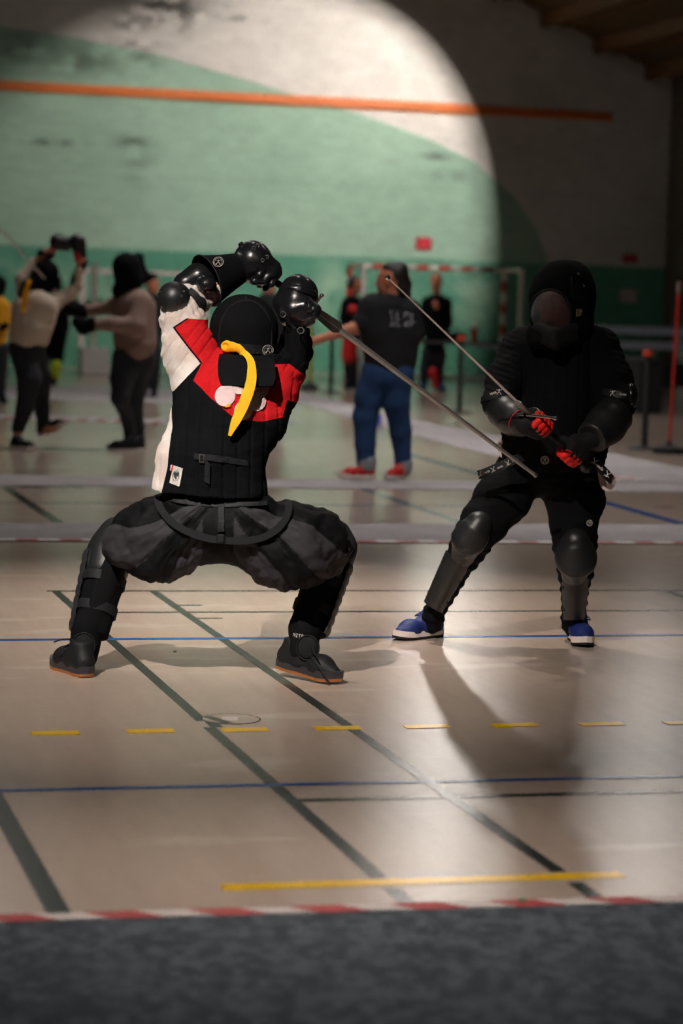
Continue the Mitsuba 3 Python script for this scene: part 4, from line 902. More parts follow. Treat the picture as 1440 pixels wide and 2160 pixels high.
obj('strap_loop', ribbon(np.array([W(1288, 1010, 9.70), W(1287, 1024, 9.71), W(1279, 1028, 9.72), W(1268, 1006, 9.73), W(1255, 985, 9.73)]), [.032, .03, .028, .022, .016], V3(.2, -1, 0), .004, 24), 'mat_paper', k2, smooth=50)
# mask with padded cover: an opening in front closed by a wire screen
hc = W(1183, 634, 9.83); upv = V3(0, 0, 1) - FB * FB[2]; upv /= np.linalg.norm(upv); rt = np.cross(FB, upv)
ho = fig([[(1186, 620, 9.83, 60), (1192, 668, 9.85, 56)]], .0052, .03, keep=True, pad=.2); ho.ell(hc, (.138, .133, .165), (FB, rt, upv), .03); ho.ell(W(1204, 612, 9.88), (.095, .095, .118), None, .04)
ho.cap(W(1166, 706, 9.74), W(1200, 700, 9.84), .098, .10, .03)
bib = [((1150, 716, 9.70, 38), (1190, 720, 9.76, 40))]
ho.cap(W(1156, 706, 9.70), W(1196, 704, 9.80), .086, .085, .03)
op = hc + FB * .105 - upv * .028
ho.carve(op + FB * .03, (.115, .083, .098), (FB, rt, upv), .008)
ho.carve(hc + FB * .02 - upv * .03, (.100, .092, .115), (FB, rt, upv), .01)
ho.cut(W(1175, 729, 9.7), V3(.12, -.35, -1))
m = soften(ho.mesh(), 2); HB_ = obj('hood', push(m, .003 * (meshkit.fbm(m.vertices * 20, 2, 3) - .5)), 'mat_cloth', B_, smooth=True)
bibv = fig([[(1140, 708, 9.66, 15), (1168, 722, 9.62, 15), (1205, 712, 9.68, 15)], [(1136, 692, 9.66, 13), (1166, 706, 9.61, 14), (1208, 694, 9.68, 13)]], .005, .015, keep=True)
m = soften(bibv.mesh(), 3); obj('bib', push(m, .004 * (meshkit.fbm(m.vertices * 26, 2, 5) - .5)), 'mat_cloth_soft', B_, smooth=True)
scr = lambda a, b: op + rt * a + upv * b + FB * (.052 - 1.6 * a * a - 1.5 * b * b)
RA, RBb = .086, .100
wires = []
for sgn in (1, -1):
    for o in np.arange(-.18, .18, .0046):
        t = np.linspace(-.2, .2, 61); a, b = (t * .7071 + o * .7071), sgn * (t * .7071 - o * .7071)
        inn = (a / RA) ** 2 + (b / RBb) ** 2 < 1
        if inn.sum() > 2: wires.append(tube([scr(x, y) for x, y in zip(a[inn], b[inn])], 0.00085, 3, closed_ends=False))
obj('wire_screen', cat(wires), 'mat_plastic_dull', HB_)
obj('bezel', tube([scr(RA * math.cos(t), RBb * math.sin(t)) for t in np.linspace(0, 2 * math.pi, 60)], .006, 8), 'mat_cloth_soft', HB_, smooth=True)
rivets(ho, [(1221, 578), (1231, 603)], 9.7, HB_, .0042)
mat('mat_tag', lin(112, 92, 60), rough=.6); obj('side_tag', decal(ho, poly_at([(1213, 652), (1226, 651), (1226, 666), (1212, 668)], 9.75), .002, .003, .004), 'mat_tag', HB_)
obj('side_seam', tube(spline(on([ho], [(1206, 585), (1207, 620), (1208, 655), (1208, 684)], 9.7, .0), 24), .004, 6), 'mat_cloth_soft', HB_, smooth=True)
# gloves: black backs, red finger faces
def glove(c, axis, back, segs, wrist, mir=1):
    v = Vol(c - .16, c + .16, .0036)
    ax = axis / np.linalg.norm(axis); bk = np.asarray(back, float); bk = bk - (bk @ ax) * ax; bk /= np.linalg.norm(bk); sd = mir * np.cross(ax, bk)
    P = lambda a, b, s: c + a * ax + b * bk + s * sd
    v.cap(P(.032, .034, .0), P(-.032, .034, .0), .026, .024, .015); v.cap(P(.022, .042, -.03), P(-.026, .040, -.032), .026, .026, .02); ws = W(*wrist); v.cap(P(0, .040, -.02), ws, .030, .040, .02)
    for j, r in segs: v.cap(j[0], j[1], r * 1.6, r * 1.55, .006)
    t = [P(.034, .026, -.022), P(.052, .004, -.032), P(.048, -.020, -.020)]
    for q in range(2): v.cap(t[q], t[q + 1], .017, .0155, .006)
    g = obj('glove', soften(v.mesh(), 2), 'mat_cloth_soft', B_, smooth=True)
    for j, r in segs:
        f = Vol(np.min(j, 0) - .04, np.max(j, 0) + .04, .003)
        for q in range(1, 4): f.cap(j[q], j[q + 1], r * 1.55, r * 1.45, .003)
        obj('finger', soften(f.mesh(), 2), 'mat_red_glove', g, smooth=True)
    z0 = ws - P(0, .040, -.02); x, y, z = frame(z0); v.cut(ws + z * .012, z)
    obj('cuff_trim', tube([ws + z * .006 + .042 * (math.cos(t) * x + math.sin(t) * y) for t in np.linspace(0, 2 * math.pi, 36)], .0032, 6), 'mat_red_trim', g, smooth=True)
    return g
glove(hB1, SBD, V3(-.55, .1, -.75), g1, (1092, 888, 9.52)); glove(hB2, SBD, V3(.75, -.35, .4), g2, (1254, 922, 9.575), -1)
# forearm and elbow guards
fr = fig([[(1062, 866, 9.66, 37), (1082, 884, 9.58, 34), (1098, 894, 9.53, 28)]], .005, .02, keep=True); obj('forearm_guard', soften(fr.mesh(), 3), 'mat_plastic_dull', B_, smooth=True)
fl_ = fig([[(1296, 874, 9.68, 42), (1278, 896, 9.63, 42), (1252, 920, 9.57, 36)]], .005, .02, keep=True)
x0, x1 = W(1300, 868, 9.68), W(1246, 924, 9.56); fl_.cut(x0, x0 - x1); fl_.cut(x1, x1 - x0); obj('forearm_guard', soften(fl_.mesh(), 2), 'mat_plastic_dull', B_, smooth=True)
ev = Vol(W(1331, 838, 9.70) - .1, W(1331, 838, 9.70) + .1, .004); ev.ell(W(1329, 838, 9.70), (.030, .05, .058), None, .01); EB = obj('elbow_guard', soften(ev.mesh(), 2), 'mat_plastic', B_, smooth=True); rivets(ev, [(1331, 852), (1336, 858)], 9.66, EB, .003)
ev = Vol(W(1030, 846, 9.70) - .1, W(1030, 846, 9.70) + .1, .004); ev.ell(W(1032, 852, 9.71), (.030, .05, .050), None, .01); EB2 = obj('elbow_guard', soften(ev.mesh(), 2), 'mat_plastic_dull', B_, smooth=True)
for pts, nm, tx, ty, rt_, mx, my in (([(1019, 838), (1030, 836), (1050, 829), (1074, 824)], 'l', 1040, 830, 20, 1052, 826), ([(1272, 826), (1290, 829), (1306, 832), (1328, 836)], 'r', 1313, 832.5, -6, 1291, 829)):
    Q = on([jb], pts, 9.66, .006); Q[0, 1] -= .0; k = obj('elbow_strap', ribbon(Q, [.028] * 4, V3(0, -1, .1), .004, 20, 3), 'mat_plastic_dull', B_, smooth=50)
    yy = float(Q[:, 1].min()) - .004; strap_print(k, tx, ty, yy, 'spes', rt_, 5); strap_man(k, mx, my, yy, 6.5, 0)
# knee cups, shin guards, socks, shoes
def b_leg(kn, sh0, sh1, face, quilt):
    f = np.asarray(face, float); f /= np.linalg.norm(f)
    q = fig(quilt, .006, .03, keep=True); m = soften(q.mesh(), 3); v = m.vertices; m = push(m, .006 * np.sin(v[:, 2] * 150 + 20 * v[:, 0]) * .5 + .01 * (meshkit.fbm(v * 18, 2, 2) - .5)); obj('thigh_guard', m, 'mat_cloth', B_, smooth=True)
    k0, k1 = W(*sh0[:3]), W(*sh1[:3]); ax = (k1 - k0) / np.linalg.norm(k1 - k0)
    c = W(*kn[:3]); r = kn[3] * S(kn[2]); vk = Vol(c - .16, c + .16, .005); R = (f, np.cross(ax, f), ax); vk.ell(c, (r * .85, r * 1.08, r * .98), R, .01); vk.cap(c - ax * .05 - f * .02, c - ax * .075 - f * .03, r * .92, r * .82, .03); vk.cap(c + ax * .04 - f * .02, c + ax * .075 - f * .03, r * .90, r * .80, .02)
    obj('knee_guard', soften(vk.mesh(), 2), 'mat_plastic_dull', B_, smooth=True)
    rows = []; nT, nA = 20, 17; sd = np.cross(ax, f); r0, r1 = sh0[3] * S(sh0[2]), sh1[3] * S(sh1[2])
    for i in range(nT):
        t = i / (nT - 1)
        for j in range(nA):
            a = (j / (nA - 1) - .5) * 2.9; rid = .004 * (abs(math.sin(t * 9)) ** .5) * (abs(a) < .9); rows.append(k0 + (k1 - k0) * t + (r0 + (r1 - r0) * t + rid) * (math.cos(a) * f * .95 + math.sin(a) * sd))
    rows = np.array(rows); cs = np.repeat(k0 + (k1 - k0) * np.linspace(0, 1, nT)[:, None], nA, 0); inn = cs + (rows - cs) * .9; n = len(rows); F = []
    for i in range(nT - 1):
        for j in range(nA - 1): p = i * nA + j; F += [[p, p + 1, p + nA + 1], [p, p + nA + 1, p + nA], [n + p, n + p + nA + 1, n + p + 1], [n + p, n + p + nA, n + p + nA + 1]]
    ed = [i * nA for i in range(nT)] + [(nT - 1) * nA + j for j in range(1, nA)] + [i * nA + nA - 1 for i in range(nT - 2, -1, -1)] + [j for j in range(nA - 2, 0, -1)]
    for p, q2 in zip(ed, ed[1:] + ed[:1]): F += [[p, q2, n + q2], [p, n + q2, n + p]]
    SG = obj('shin_guard', trimesh.Trimesh(np.vstack([rows, inn]), np.array(F), process=False), 'mat_plastic_dull', B_, smooth=40)
    for t in (.3, .75):
        c = k0 + (k1 - k0) * t; rr = (r0 + (r1 - r0) * t) * .93; aa = np.linspace(1.2, 2 * math.pi - 1.2, 24); obj('strap', ribbon(np.array([c + rr * (math.cos(a) * f + math.sin(a) * sd) for a in aa]), [.03, .03], np.array([math.cos(a) * f + math.sin(a) * sd for a in aa]), .006, 24, 3), 'mat_strap', SG, smooth=40)
    return ax
b_leg((989, 1137, 9.72, 34), (967, 1176, 9.81, 33), (914, 1280, 9.90, 25), V3(-.32, -1, .1), [[(1010, 1108, 9.83, 44), (994, 1142, 9.82, 40), (978, 1172, 9.84, 33), (914, 1296, 9.96, 21), (911, 1316, 9.98, 22)]])
b_leg((1214, 1176, 9.77, 36), (1214, 1200, 9.86, 37), (1210, 1306, 9.98, 27), V3(0.02, -1, .05), [[(1212, 1108, 9.88, 48), (1212, 1150, 9.88, 44), (1214, 1200, 9.90, 36), (1209, 1305, 10.03, 23), (1210, 1324, 10.04, 23)]])
ht = W(930, 1336, 10.05); dd = V3(-.76, -.65, 0); dd /= np.linalg.norm(dd); ht[2] = .001
sport_shoe('shoe', B_, ht, ht + .265 * dd, L=.265, ground='mat_strap')
ht = W(1209, 1345, 10.11); ht[2] = .001; dd = V3(.09, -.99, 0)
s3, M3 = sport_shoe('shoe', B_, ht, ht + .285 * dd, L=.285, ground='mat_strap')
longsword('longsword of the black-clad fencer at right, blade rising to the left', SB0, SB1, V3(1, SBD[0] / -SBD[1], 0), -.075, tG, ric=.09, guard_half=.142)

# ------------------------------------------------------------------ people and equipment farther back
mat('mat_black_shirt', (.008, .009, .011), rough=.9, sheen=.15); mat('mat_tan', lin(132, 108, 98), rough=.9, sheen=.2); mat('mat_cream', lin(196, 178, 160), rough=.9, sheen=.2)
mat('mat_yellow_jacket', lin(214, 150, 14), rough=.85); mat('mat_neon', lin(196, 214, 30), rough=.6); mat('mat_skin_warm', lin(205, 128, 98), rough=.6); mat('mat_red_shoe', lin(196, 18, 26), rough=.6)
mat('mat_shirt_print', lin(150, 152, 158), rough=.8); mat('mat_navy', (.010, .012, .018), rough=.85, sheen=.1)
def figure(label, parts, skin, h=.011, body_h=.014, heads=(), name='person', skin_m='mat_skin_warm'):
    """a person farther back: body first (one continuous figure), then each garment as its own part"""
    k = thing(name, label, 'person')
    allr = [[(n[0], n[1], n[2], n[3] * .80) for n in r] for _, _, rs in parts for r in rs] + list(skin)
    v = fig(allr, body_h, .03, pad=.25, keep=True)
    for c, f, s in heads: head(v, c, f, V3(0, 0, 1), s)
    scene[k] = mikit.ply(soften(v.mesh(), 2), skin_m, smooth=True); out = {}
    for nm, m, rs in parts:
        q = soften(fig(rs, h, .03), 1); q = push(q, .014 * (meshkit.fbm(q.vertices * 9, 2, 3) - .5)); out.setdefault(nm, []).append(obj(nm, q, m, k, smooth=True))
    return k, out
# referee in jeans, seen from behind, left arm stretched out
Y = 18.9
fs = lambda pts, Y: [(x, y, Y + d, r) for x, y, d, r in pts]
K, o = figure('man in black T-shirt, blue jeans and red shoes seen from behind, arm out', [
    ('t_shirt', 'mat_black_shirt', [fs([(790, 655, 0, 34), (800, 700, 0, 40), (806, 762, 0, 38)], Y), fs([(852, 660, .02, 30), (848, 705, .02, 38), (842, 764, .02, 36)], Y), fs([(820, 650, 0, 34), (824, 765, 0, 40)], Y), fs([(785, 650, 0, 30), (764, 680, -.05, 20), (757, 688, -.06, 18)], Y), fs([(862, 655, .02, 26), (874, 690, .05, 18), (877, 705, .05, 17)], Y)]),
    ('jeans', 'mat_denim', [fs([(800, 785, 0, 38), (778, 840, 0, 30), (770, 880, 0, 26), (770, 940, 0, 21), (773, 975, 0, 20)], Y), fs([(836, 785, 0, 36), (836, 850, 0, 28), (845, 910, .05, 22), (850, 978, .08, 18)], Y), fs([(800, 792, 0, 36), (838, 792, 0, 36)], Y)]),
    ('hair', 'mat_hair', [fs([(836, 582, 0, 25), (846, 602, .02, 21), (854, 620, .04, 13)], Y), fs([(824, 572, 0, 19), (842, 570, 0, 17)], Y)])],
    [fs([(760, 688, -.06, 15), (715, 702, -.12, 11), (672, 716, -.2, 8), (652, 724, -.24, 8)], Y), fs([(877, 700, .05, 13), (876, 722, .05, 10), (870, 738, .0, 8)], Y), fs([(826, 650, 0, 16), (826, 610, 0, 15)], Y), *[fs([(655, 724 + 2.4 * i, -.24, 2.8), (648, 725 + 3 * i, -.25 - .01 * i, 2.5), (642 + abs(i) * .8, 728 + 3.2 * i, -.25 - .01 * i, 2.2)], Y) for i in (-1, 0, 1, 2)], fs([(660, 718, -.24, 3.2), (653, 714, -.26, 2.6), (648, 714, -.27, 2.2)], Y), fs([(773, 970, 0, 12), (768, 986, 0, 10), (750, 996, -.03, 6)], Y), fs([(850, 970, .08, 12), (848, 990, .06, 10), (845, 998, .0, 6)], Y)],
    heads=[(W(822, 590, Y), V3(-.95, .3, 0), 1.08)])
for x, y, d, r in ((773, 972, 0, 21), (851, 978, .08, 19)): obj('jeans_cuff', soften(fig([fs([(x, y, d, r), (x, y + 10, d, r - 1)], Y)], .01, .01), 2), 'mat_shirt_print', K, smooth=True)
for hx, hy, dr_, L in ((790, 1006, V3(-.97, -.25, 0), .29), (852, 1008, V3(-.5, -.86, 0), .28)):
    p = W(hx, hy, Y + (.0 if hx < 800 else .1)); p[2] = .0066; sport_shoe('shoe', K, p, p + dr_ / np.linalg.norm(dr_) * L, L=L, upper='mat_red_shoe', lace='mat_offwhite', h=.008)
ts = fig([fs([(790, 655, 0, 34), (800, 700, 0, 40), (806, 762, 0, 38)], Y), fs([(852, 660, .02, 30), (848, 705, .02, 38)], Y), fs([(820, 650, 0, 34), (824, 765, 0, 40)], Y)], .012, .03, keep=True)
rng = np.random.default_rng(5)
for x0 in (819, 831, 850, 862):                       # faded two-row print on the back, too worn to read
    for row in (660, 678):
        for q in range(3):
            x, y = x0 + rng.uniform(0, 8), row + rng.uniform(-5, 7); w, hh = (rng.uniform(5, 9), 2.4) if q % 2 else (2.4, rng.uniform(7, 13))
            obj('shirt_print', decal(ts, poly_at([(x, y), (x + w, y), (x + w, y + hh), (x, y + hh)], Y - .14), .002, .018, .02, .2), 'mat_shirt_print', o['t_shirt'][0])
# sparring pair at the left: pale jacket with raised arms, and tan jacket
Y = 21.2
K, o = figure('fencer in a pale jacket and black mask with yellow ribbon, both arms raised overhead', [
    ('jacket', 'mat_cream', [fs([(78, 645, 0, 34), (68, 690, 0, 38), (58, 714, 0, 34)], Y), fs([(50, 650, 0, 26), (46, 712, 0, 26)], Y), fs([(98, 650, 0, 26), (80, 712, 0, 24)], Y), fs([(55, 635, .05, 20), (46, 590, .1, 14), (70, 556, .15, 12)], Y), fs([(112, 638, .05, 18), (148, 618, .1, 13), (163, 600, .12, 11)], Y), fs([(163, 600, .12, 11), (166, 570, .1, 10)], Y)]),
    ('trousers', 'mat_navy', [fs([(48, 735, 0, 30), (62, 800, -.05, 25), (52, 860, 0, 18), (38, 905, .05, 14)], Y), fs([(66, 735, 0, 28), (88, 800, .2, 20), (88, 860, .4, 16), (92, 900, .5, 14)], Y)]),
    ('mask', 'mat_cloth', [fs([(97, 575, .1, 27), (92, 592, .1, 29)], Y), fs([(60, 605, .02, 18), (80, 600, .05, 20)], Y), fs([(50, 618, -.02, 12), (72, 625, 0, 12)], Y)]),
    ('elbow_guard', 'mat_plastic', [fs([(90, 536, .15, 12), (104, 538, .15, 12)], Y)]),
    ('gauntlet', 'mat_plastic_dull', [fs([(122, 510, .15, 18), (140, 515, .15, 13), (148, 512, .15, 12)], Y)]), ('gauntlet', 'mat_plastic_dull', [fs([(164, 510, .12, 17), (172, 550, .12, 12)], Y)]),
    ('forearm_guard', 'mat_cloth', [fs([(176, 552, .12, 11), (160, 590, .12, 10), (152, 618, .1, 10)], Y)]), ('armband', 'mat_red_shoe', [fs([(165, 535, .10, 10), (166, 548, .10, 9)], Y)])],
    [fs([(38, 905, .05, 8), (36, 930, .0, 7), (52, 940, -.1, 5)], Y), fs([(92, 900, .5, 8), (100, 908, .45, 7), (120, 905, .4, 5)], Y), fs([(78, 640, 0, 12), (92, 585, .1, 12)], Y), fs([(70, 556, .15, 8), (95, 538, .15, 8), (130, 512, .15, 8)], Y)])
Q = [W(62, 590, Y - .22), W(58, 605, Y - .24), W(52, 630, Y - .22), W(50, 658, Y - .24)]; obj('ribbon', ribbon(np.array(Q), [.03, .05, .055, .03], V3(0, -1, 0), .006, 16), 'mat_yellow', K, smooth=40)
p = W(22, 938, 21.15); p[2] = .001; sport_shoe('shoe', K, p, p + .3 * V3(.85, -.52, 0), L=.3, upper='mat_grey_shoe', h=.009)
p = W(82, 922, 21.75); sport_shoe('shoe', K, p, p + .3 * V3(.90, -.1, .42), L=.3, upper='mat_grey_shoe', h=.009)
Y = 21.6
K, o = figure('fencer in a tan jacket and black mask facing left with arms stretched forward', [
    ('jacket', 'mat_tan', [fs([(282, 645, 0, 40), (282, 700, 0, 38), (288, 728, 0, 38)], Y), fs([(260, 650, 0, 26), (262, 728, 0, 22)], Y), fs([(306, 648, 0, 22), (306, 722, 0, 24)], Y), fs([(300, 640, -.1, 24), (286, 688, -.2, 22), (240, 684, -.25, 15), (198, 684, -.25, 12)], Y), fs([(258, 632, .1, 20), (228, 650, .15, 14), (180, 655, .15, 12)], Y)]),
    ('trousers', 'mat_navy', [fs([(268, 755, 0, 32), (258, 800, -.1, 26), (254, 838, -.15, 20), (268, 880, 0, 15), (276, 928, .05, 13)], Y), fs([(298, 755, .05, 32), (285, 810, .1, 26), (282, 850, .1, 20), (290, 900, .15, 15), (294, 930, .2, 13)], Y)]),
    ('mask', 'mat_cloth', [fs([(266, 562, -.02, 30), (272, 590, .0, 31)], Y), fs([(250, 612, -.05, 16), (268, 620, -.02, 22)], Y), fs([(292, 545, .05, 12), (300, 585, .08, 14), (318, 584, .1, 7)], Y)]),
    ('glove', 'mat_cloth', [fs([(176, 656, .15, 15), (150, 650, .1, 16), (138, 646, .05, 13)], Y)]), ('glove', 'mat_cloth', [fs([(192, 684, -.25, 16), (176, 690, -.25, 15), (162, 680, -.2, 12)], Y)])],
    [fs([(280, 650, 0, 12), (272, 590, 0, 12)], Y), fs([(276, 928, .05, 8), (270, 946, .0, 6)], Y), fs([(294, 930, .2, 8), (292, 945, .2, 6)], Y)])
for x, y, YY, d in ((288, 950, 21.6, V3(-.88, -.45, 0)), (304, 949, 21.75, V3(-.7, -.7, 0))):
    p = W(x, y, YY); p[2] = .001; sport_shoe('shoe', K, p, p + .29 * d / np.linalg.norm(d), L=.29, upper='mat_grey_shoe', sole='mat_strap', h=.009)
T0, T1 = W(152, 652, 21.66), W(-12, 468, 20.35)
longsword('longsword of the fencer in tan, pointing up to the left edge', T0, T1, V3(.6, .3, .7), -.09, .14, ric=.1)
# people by the far wall
def far_person(label, Y, parts, skin, hd=None, shoes=(), skin_m='mat_skin_warm'):
    K, o = figure(label, [(n, m, [fs(r, Y) for r in rs]) for n, m, rs in parts], [fs(r, Y) for r in skin], .018, .020, heads=hd or (), skin_m=skin_m)
    for x, y, d, m in shoes: p = W(x, y, Y); p[2] = .0048; sport_shoe('shoe', K, p, p + .28 * V3(*d) / np.linalg.norm(d), L=.28, upper=m, sole='mat_strap', ground='mat_strap', h=.011)
    return K, o
far_person('person in black and red fencing gear standing in front of the left goal post', 38.4, [
    ('jacket', 'mat_cloth', [[(742, 640, 0, 18), (740, 690, 0, 19), (742, 712, 0, 18)], [(730, 640, 0, 11), (724, 670, 0, 9), (728, 700, 0, 8)], [(756, 640, 0, 11), (762, 675, 0, 9)]]), ('chest_plate', 'mat_red_shoe', [[(742, 652, -.12, 9), (752, 655, -.12, 8)]]),
    ('skirt', 'mat_red_shoe', [[(738, 722, 0, 16), (736, 752, 0, 17)]]), ('trousers', 'mat_navy', [[(735, 755, 0, 12), (735, 812, 0, 8)], [(745, 755, 0, 11), (746, 812, 0, 8)]]), ('hair', 'mat_hair', [[(746, 592, 0, 11), (742, 600, 0, 11)]])],
    [[(750, 600, -.02, 9), (746, 625, 0, 6)], [(733, 780, 0, 5), (726, 770, 0, 4)]], hd=[(W(750, 600, 38.4), V3(.9, -.4, 0), 1.0)], shoes=((736, 818, (-.2, -1, 0), 'mat_cloth'), (747, 818, (.2, -1, 0), 'mat_cloth')))
far_person('person in a black jacket with blue shoes standing inside the goal, hands clasped', 38.5, [
    ('jacket', 'mat_cloth', [[(920, 640, 0, 22), (918, 690, 0, 24), (915, 730, 0, 22)], [(900, 638, 0, 12), (890, 680, 0, 11), (905, 705, -.1, 9)], [(940, 640, 0, 12), (944, 680, 0, 11), (930, 705, -.1, 9)], [(905, 640, 0, 14), (938, 640, 0, 14)]]),
    ('trousers', 'mat_navy', [[(905, 745, 0, 17), (895, 780, 0, 11), (893, 815, 0, 8)], [(925, 745, 0, 17), (925, 780, 0, 11), (926, 816, 0, 8)]]), ('shin_guard', 'mat_red_shoe', [[(913, 785, -.1, 10), (920, 815, -.1, 7)]])],
    [[(920, 592, 0, 11), (920, 625, 0, 7)], [(918, 640, -.16, 6), (920, 648, -.16, 6)]], hd=[(W(920, 592, 38.5), V3(0, -1, 0), 1.12)], shoes=((894, 822, (-.3, -1, 0), 'mat_blue_shoe'), (926, 830, (.3, -1, 0), 'mat_blue_shoe')))
far_person('bearded onlooker in a dark shirt glimpsed between the raised gauntlets', 26.0, [('shirt', 'mat_black_shirt', [[(568, 650, 0, 34), (566, 720, 0, 36), (566, 760, 0, 32)], [(545, 650, 0, 16), (538, 700, 0, 14)], [(592, 650, 0, 16), (596, 700, 0, 14)]]), ('trousers', 'mat_navy', [[(556, 775, 0, 24), (552, 880, 0, 14)], [(578, 775, 0, 24), (580, 880, 0, 14)]])],
    [[(566, 602, 0, 14), (566, 630, 0, 10)], [(552, 880, 0, 9), (552, 890, 0, 7)], [(580, 880, 0, 9), (580, 890, 0, 7)]], hd=[(W(566, 598, 26.0), V3(.3, -.95, 0), 1.0)], shoes=((552, 896, (0, -1, 0), 'mat_cloth'), (580, 896, (0, -1, 0), 'mat_cloth')))
far_person('onlooker mostly hidden behind the fencer in tan, face just showing', 33.0, [('shirt', 'mat_black_shirt', [[(318, 640, 0, 24), (316, 700, 0, 26), (316, 725, 0, 24)], [(336, 640, 0, 10), (338, 690, 0, 9)]]), ('trousers', 'mat_navy', [[(308, 740, 0, 18), (306, 815, 0, 10)], [(324, 740, 0, 18), (326, 815, 0, 10)]]), ('hair', 'mat_hair', [[(316, 588, 0, 12), (322, 586, 0, 11)]])],
    [[(322, 602, 0, 11), (320, 625, 0, 8)], [(306, 815, 0, 6), (306, 822, 0, 5)], [(326, 815, 0, 6), (326, 822, 0, 5)]], hd=[(W(322, 600, 33.0), V3(.9, -.4, 0), 1.0)], shoes=((306, 832, (0, -1, 0), 'mat_cloth'), (326, 832, (0, -1, 0), 'mat_cloth')))
far_person('fencer in a yellow jacket cut off by the left edge', 30.0, [('jacket', 'mat_yellow_jacket', [[(-8, 645, 0, 24), (-10, 700, 0, 24), (-8, 720, 0, 22)], [(10, 645, 0, 12), (14, 680, 0, 10), (8, 700, -.1, 9)]]), ('trousers', 'mat_navy', [[(-16, 735, 0, 20), (-18, 830, 0, 10)], [(0, 735, 0, 20), (2, 830, 0, 10)]]), ('mask', 'mat_cloth', [[(-4, 598, 0, 18), (-6, 612, 0, 17)]]), ('glove', 'mat_cloth', [[(6, 690, -.15, 9), (12, 686, -.2, 8)]])],
    [[(-4, 600, 0, 10), (-6, 630, 0, 8)], [(-18, 830, 0, 6), (-18, 845, 0, 5)], [(2, 830, 0, 6), (2, 845, 0, 5)]], shoes=((-18, 855, (.3, -1, 0), 'mat_cloth'), (2, 855, (.3, -1, 0), 'mat_cloth')))
K, o = far_person('fencer in black with neon yellow shin guards behind the sparring pair', 36.5, [('jacket', 'mat_cloth', [[(116, 640, 0, 20), (116, 690, 0, 20)], [(98, 640, 0, 9), (92, 690, 0, 8)], [(134, 640, 0, 9), (140, 690, 0, 8)]]), ('trousers', 'mat_cloth', [[(106, 705, 0, 17), (96, 750, .1, 12), (92, 800, .2, 8)], [(126, 700, 0, 18), (122, 750, 0, 13), (116, 798, 0, 9)]]), ('mask', 'mat_cloth', [[(116, 592, 0, 15), (116, 604, 0, 14)]]),
    ('shin_guard', 'mat_neon', [[(90, 762, -.02, 11), (90, 786, .05, 8)]]), ('shin_guard', 'mat_neon', [[(118, 772, -.08, 12), (115, 798, -.05, 9)]])],
    [[(116, 600, 0, 8), (116, 630, 0, 7)], [(92, 800, .2, 6), (91, 803, .2, 5)], [(116, 798, 0, 6), (115, 803, 0, 5)]], shoes=((91, 810, (0, -1, 0), 'mat_cloth'), (115, 812, (0, -1, 0), 'mat_cloth')))

# ---- handball goal turned to the wall, its posts in red and white bands
AXW = (UX, -VX, V3(0, 0, 1)); vg = V_WALL + 2.2
u0, u1 = (lambda v: (uv_of(CAM), v))(0)[0][0], 0
def u_at(px, v, py=650):
    d = FWD + RIGHT * (px - 720) / F_PX - UP * (py - 1080) / F_PX; t = (v - uv_of(CAM)[1]) / (d[:2] @ VX[:2]); p = CAM + t * d; return uv_of(p)[0]
ua, ub = u_at(734, vg), u_at(1061, vg); mat('mat_goal_red', lin(168, 24, 26), rough=.45); mat('mat_goal_white', lin(226, 216, 212), rough=.45)
K = thing('handball_goal', 'handball goal with red and white banded posts against the green wall', 'goal')
HG = 2.05
for u in (ua, ub):
    for i in range(10): obj('post_band', rbox((.09, .09, HG / 10), .01, court(u, vg, HG / 10 * (i + .5)), AXW), 'mat_goal_red' if i % 2 == (1 if u == ua else 0) else 'mat_goal_white', K)
nb = 14
for i in range(nb): obj('crossbar_band', rbox(((ub - ua) / nb, .09, .09), .01, court(ua + (ub - ua) * (i + .5) / nb, vg, HG), AXW), 'mat_goal_red' if i % 2 == 0 else 'mat_goal_white', K)
for u in (ua, ub):
    obj('rear_post', rbox((.08, .08, HG), .01, court(u, vg + 1.0, HG / 2), AXW), 'mat_goal_white', K); obj('top_arm', rbox((.07, 1.0, .07), .01, court(u, vg + .5, HG), AXW), 'mat_goal_white', K); obj('base_bar', rbox((.07, 1.0, .06), .01, court(u, vg + .5, .04), AXW), 'mat_goal_white', K)
obj('base_bar', rbox((ub - ua, .06, .06), .01, court((ua + ub) / 2, vg + 1.0, .04), AXW), 'mat_goal_white', K)
mat('mat_net', lin(24, 60, 46), rough=.9); nl = []
for i in range(56): u = ua + (ub - ua) * i / 55; nl.append(box((.006, .006, HG - .05), court(u, vg - .12, HG / 2), AXW))
for i in range(38): nl.append(box((ub - ua, .006, .006), court((ua + ub) / 2, vg - .12, .03 + (HG - .05) * i / 37), AXW))
obj('net', cat(nl), 'mat_net', K); labels[K + '__net'] = {'label': 'dark green net', 'kind': 'stuff'}
# ---- barrier posts with black belts, slalom poles
mat('mat_orange_cap', lin(206, 70, 40), rough=.5); mat('mat_pole_red', lin(190, 38, 30), rough=.5); mat('mat_pole_yellow', lin(196, 200, 40), rough=.5); mat('mat_rubber', (.012, .013, .015), rough=.7)
def barrier(px, py, H, label, r=.033, base=.17, cap=True):
    g = G(px, py); k = thing('barrier_post', label, 'post')
    obj('tube', lathe([(0, 0), (0, r), (.96, r), (1, r * .9), (1, 0)], g + V3(0, 0, .02), g + V3(0, 0, H), 20), 'mat_rubber', k, smooth=40); obj('base', lathe([(0, 0), (0, base), (.4, base), (1, base * .35), (1, 0)], g, g + V3(0, 0, .035), 28), 'mat_rubber', k, smooth=30)
    if cap: obj('cap', lathe([(0, 0), (0, r * 1.5), (1, r * 1.5), (1, 0)], g + V3(0, 0, H - .05), g + V3(0, 0, H + .01), 20), 'mat_orange_cap', k, smooth=40)
    return g
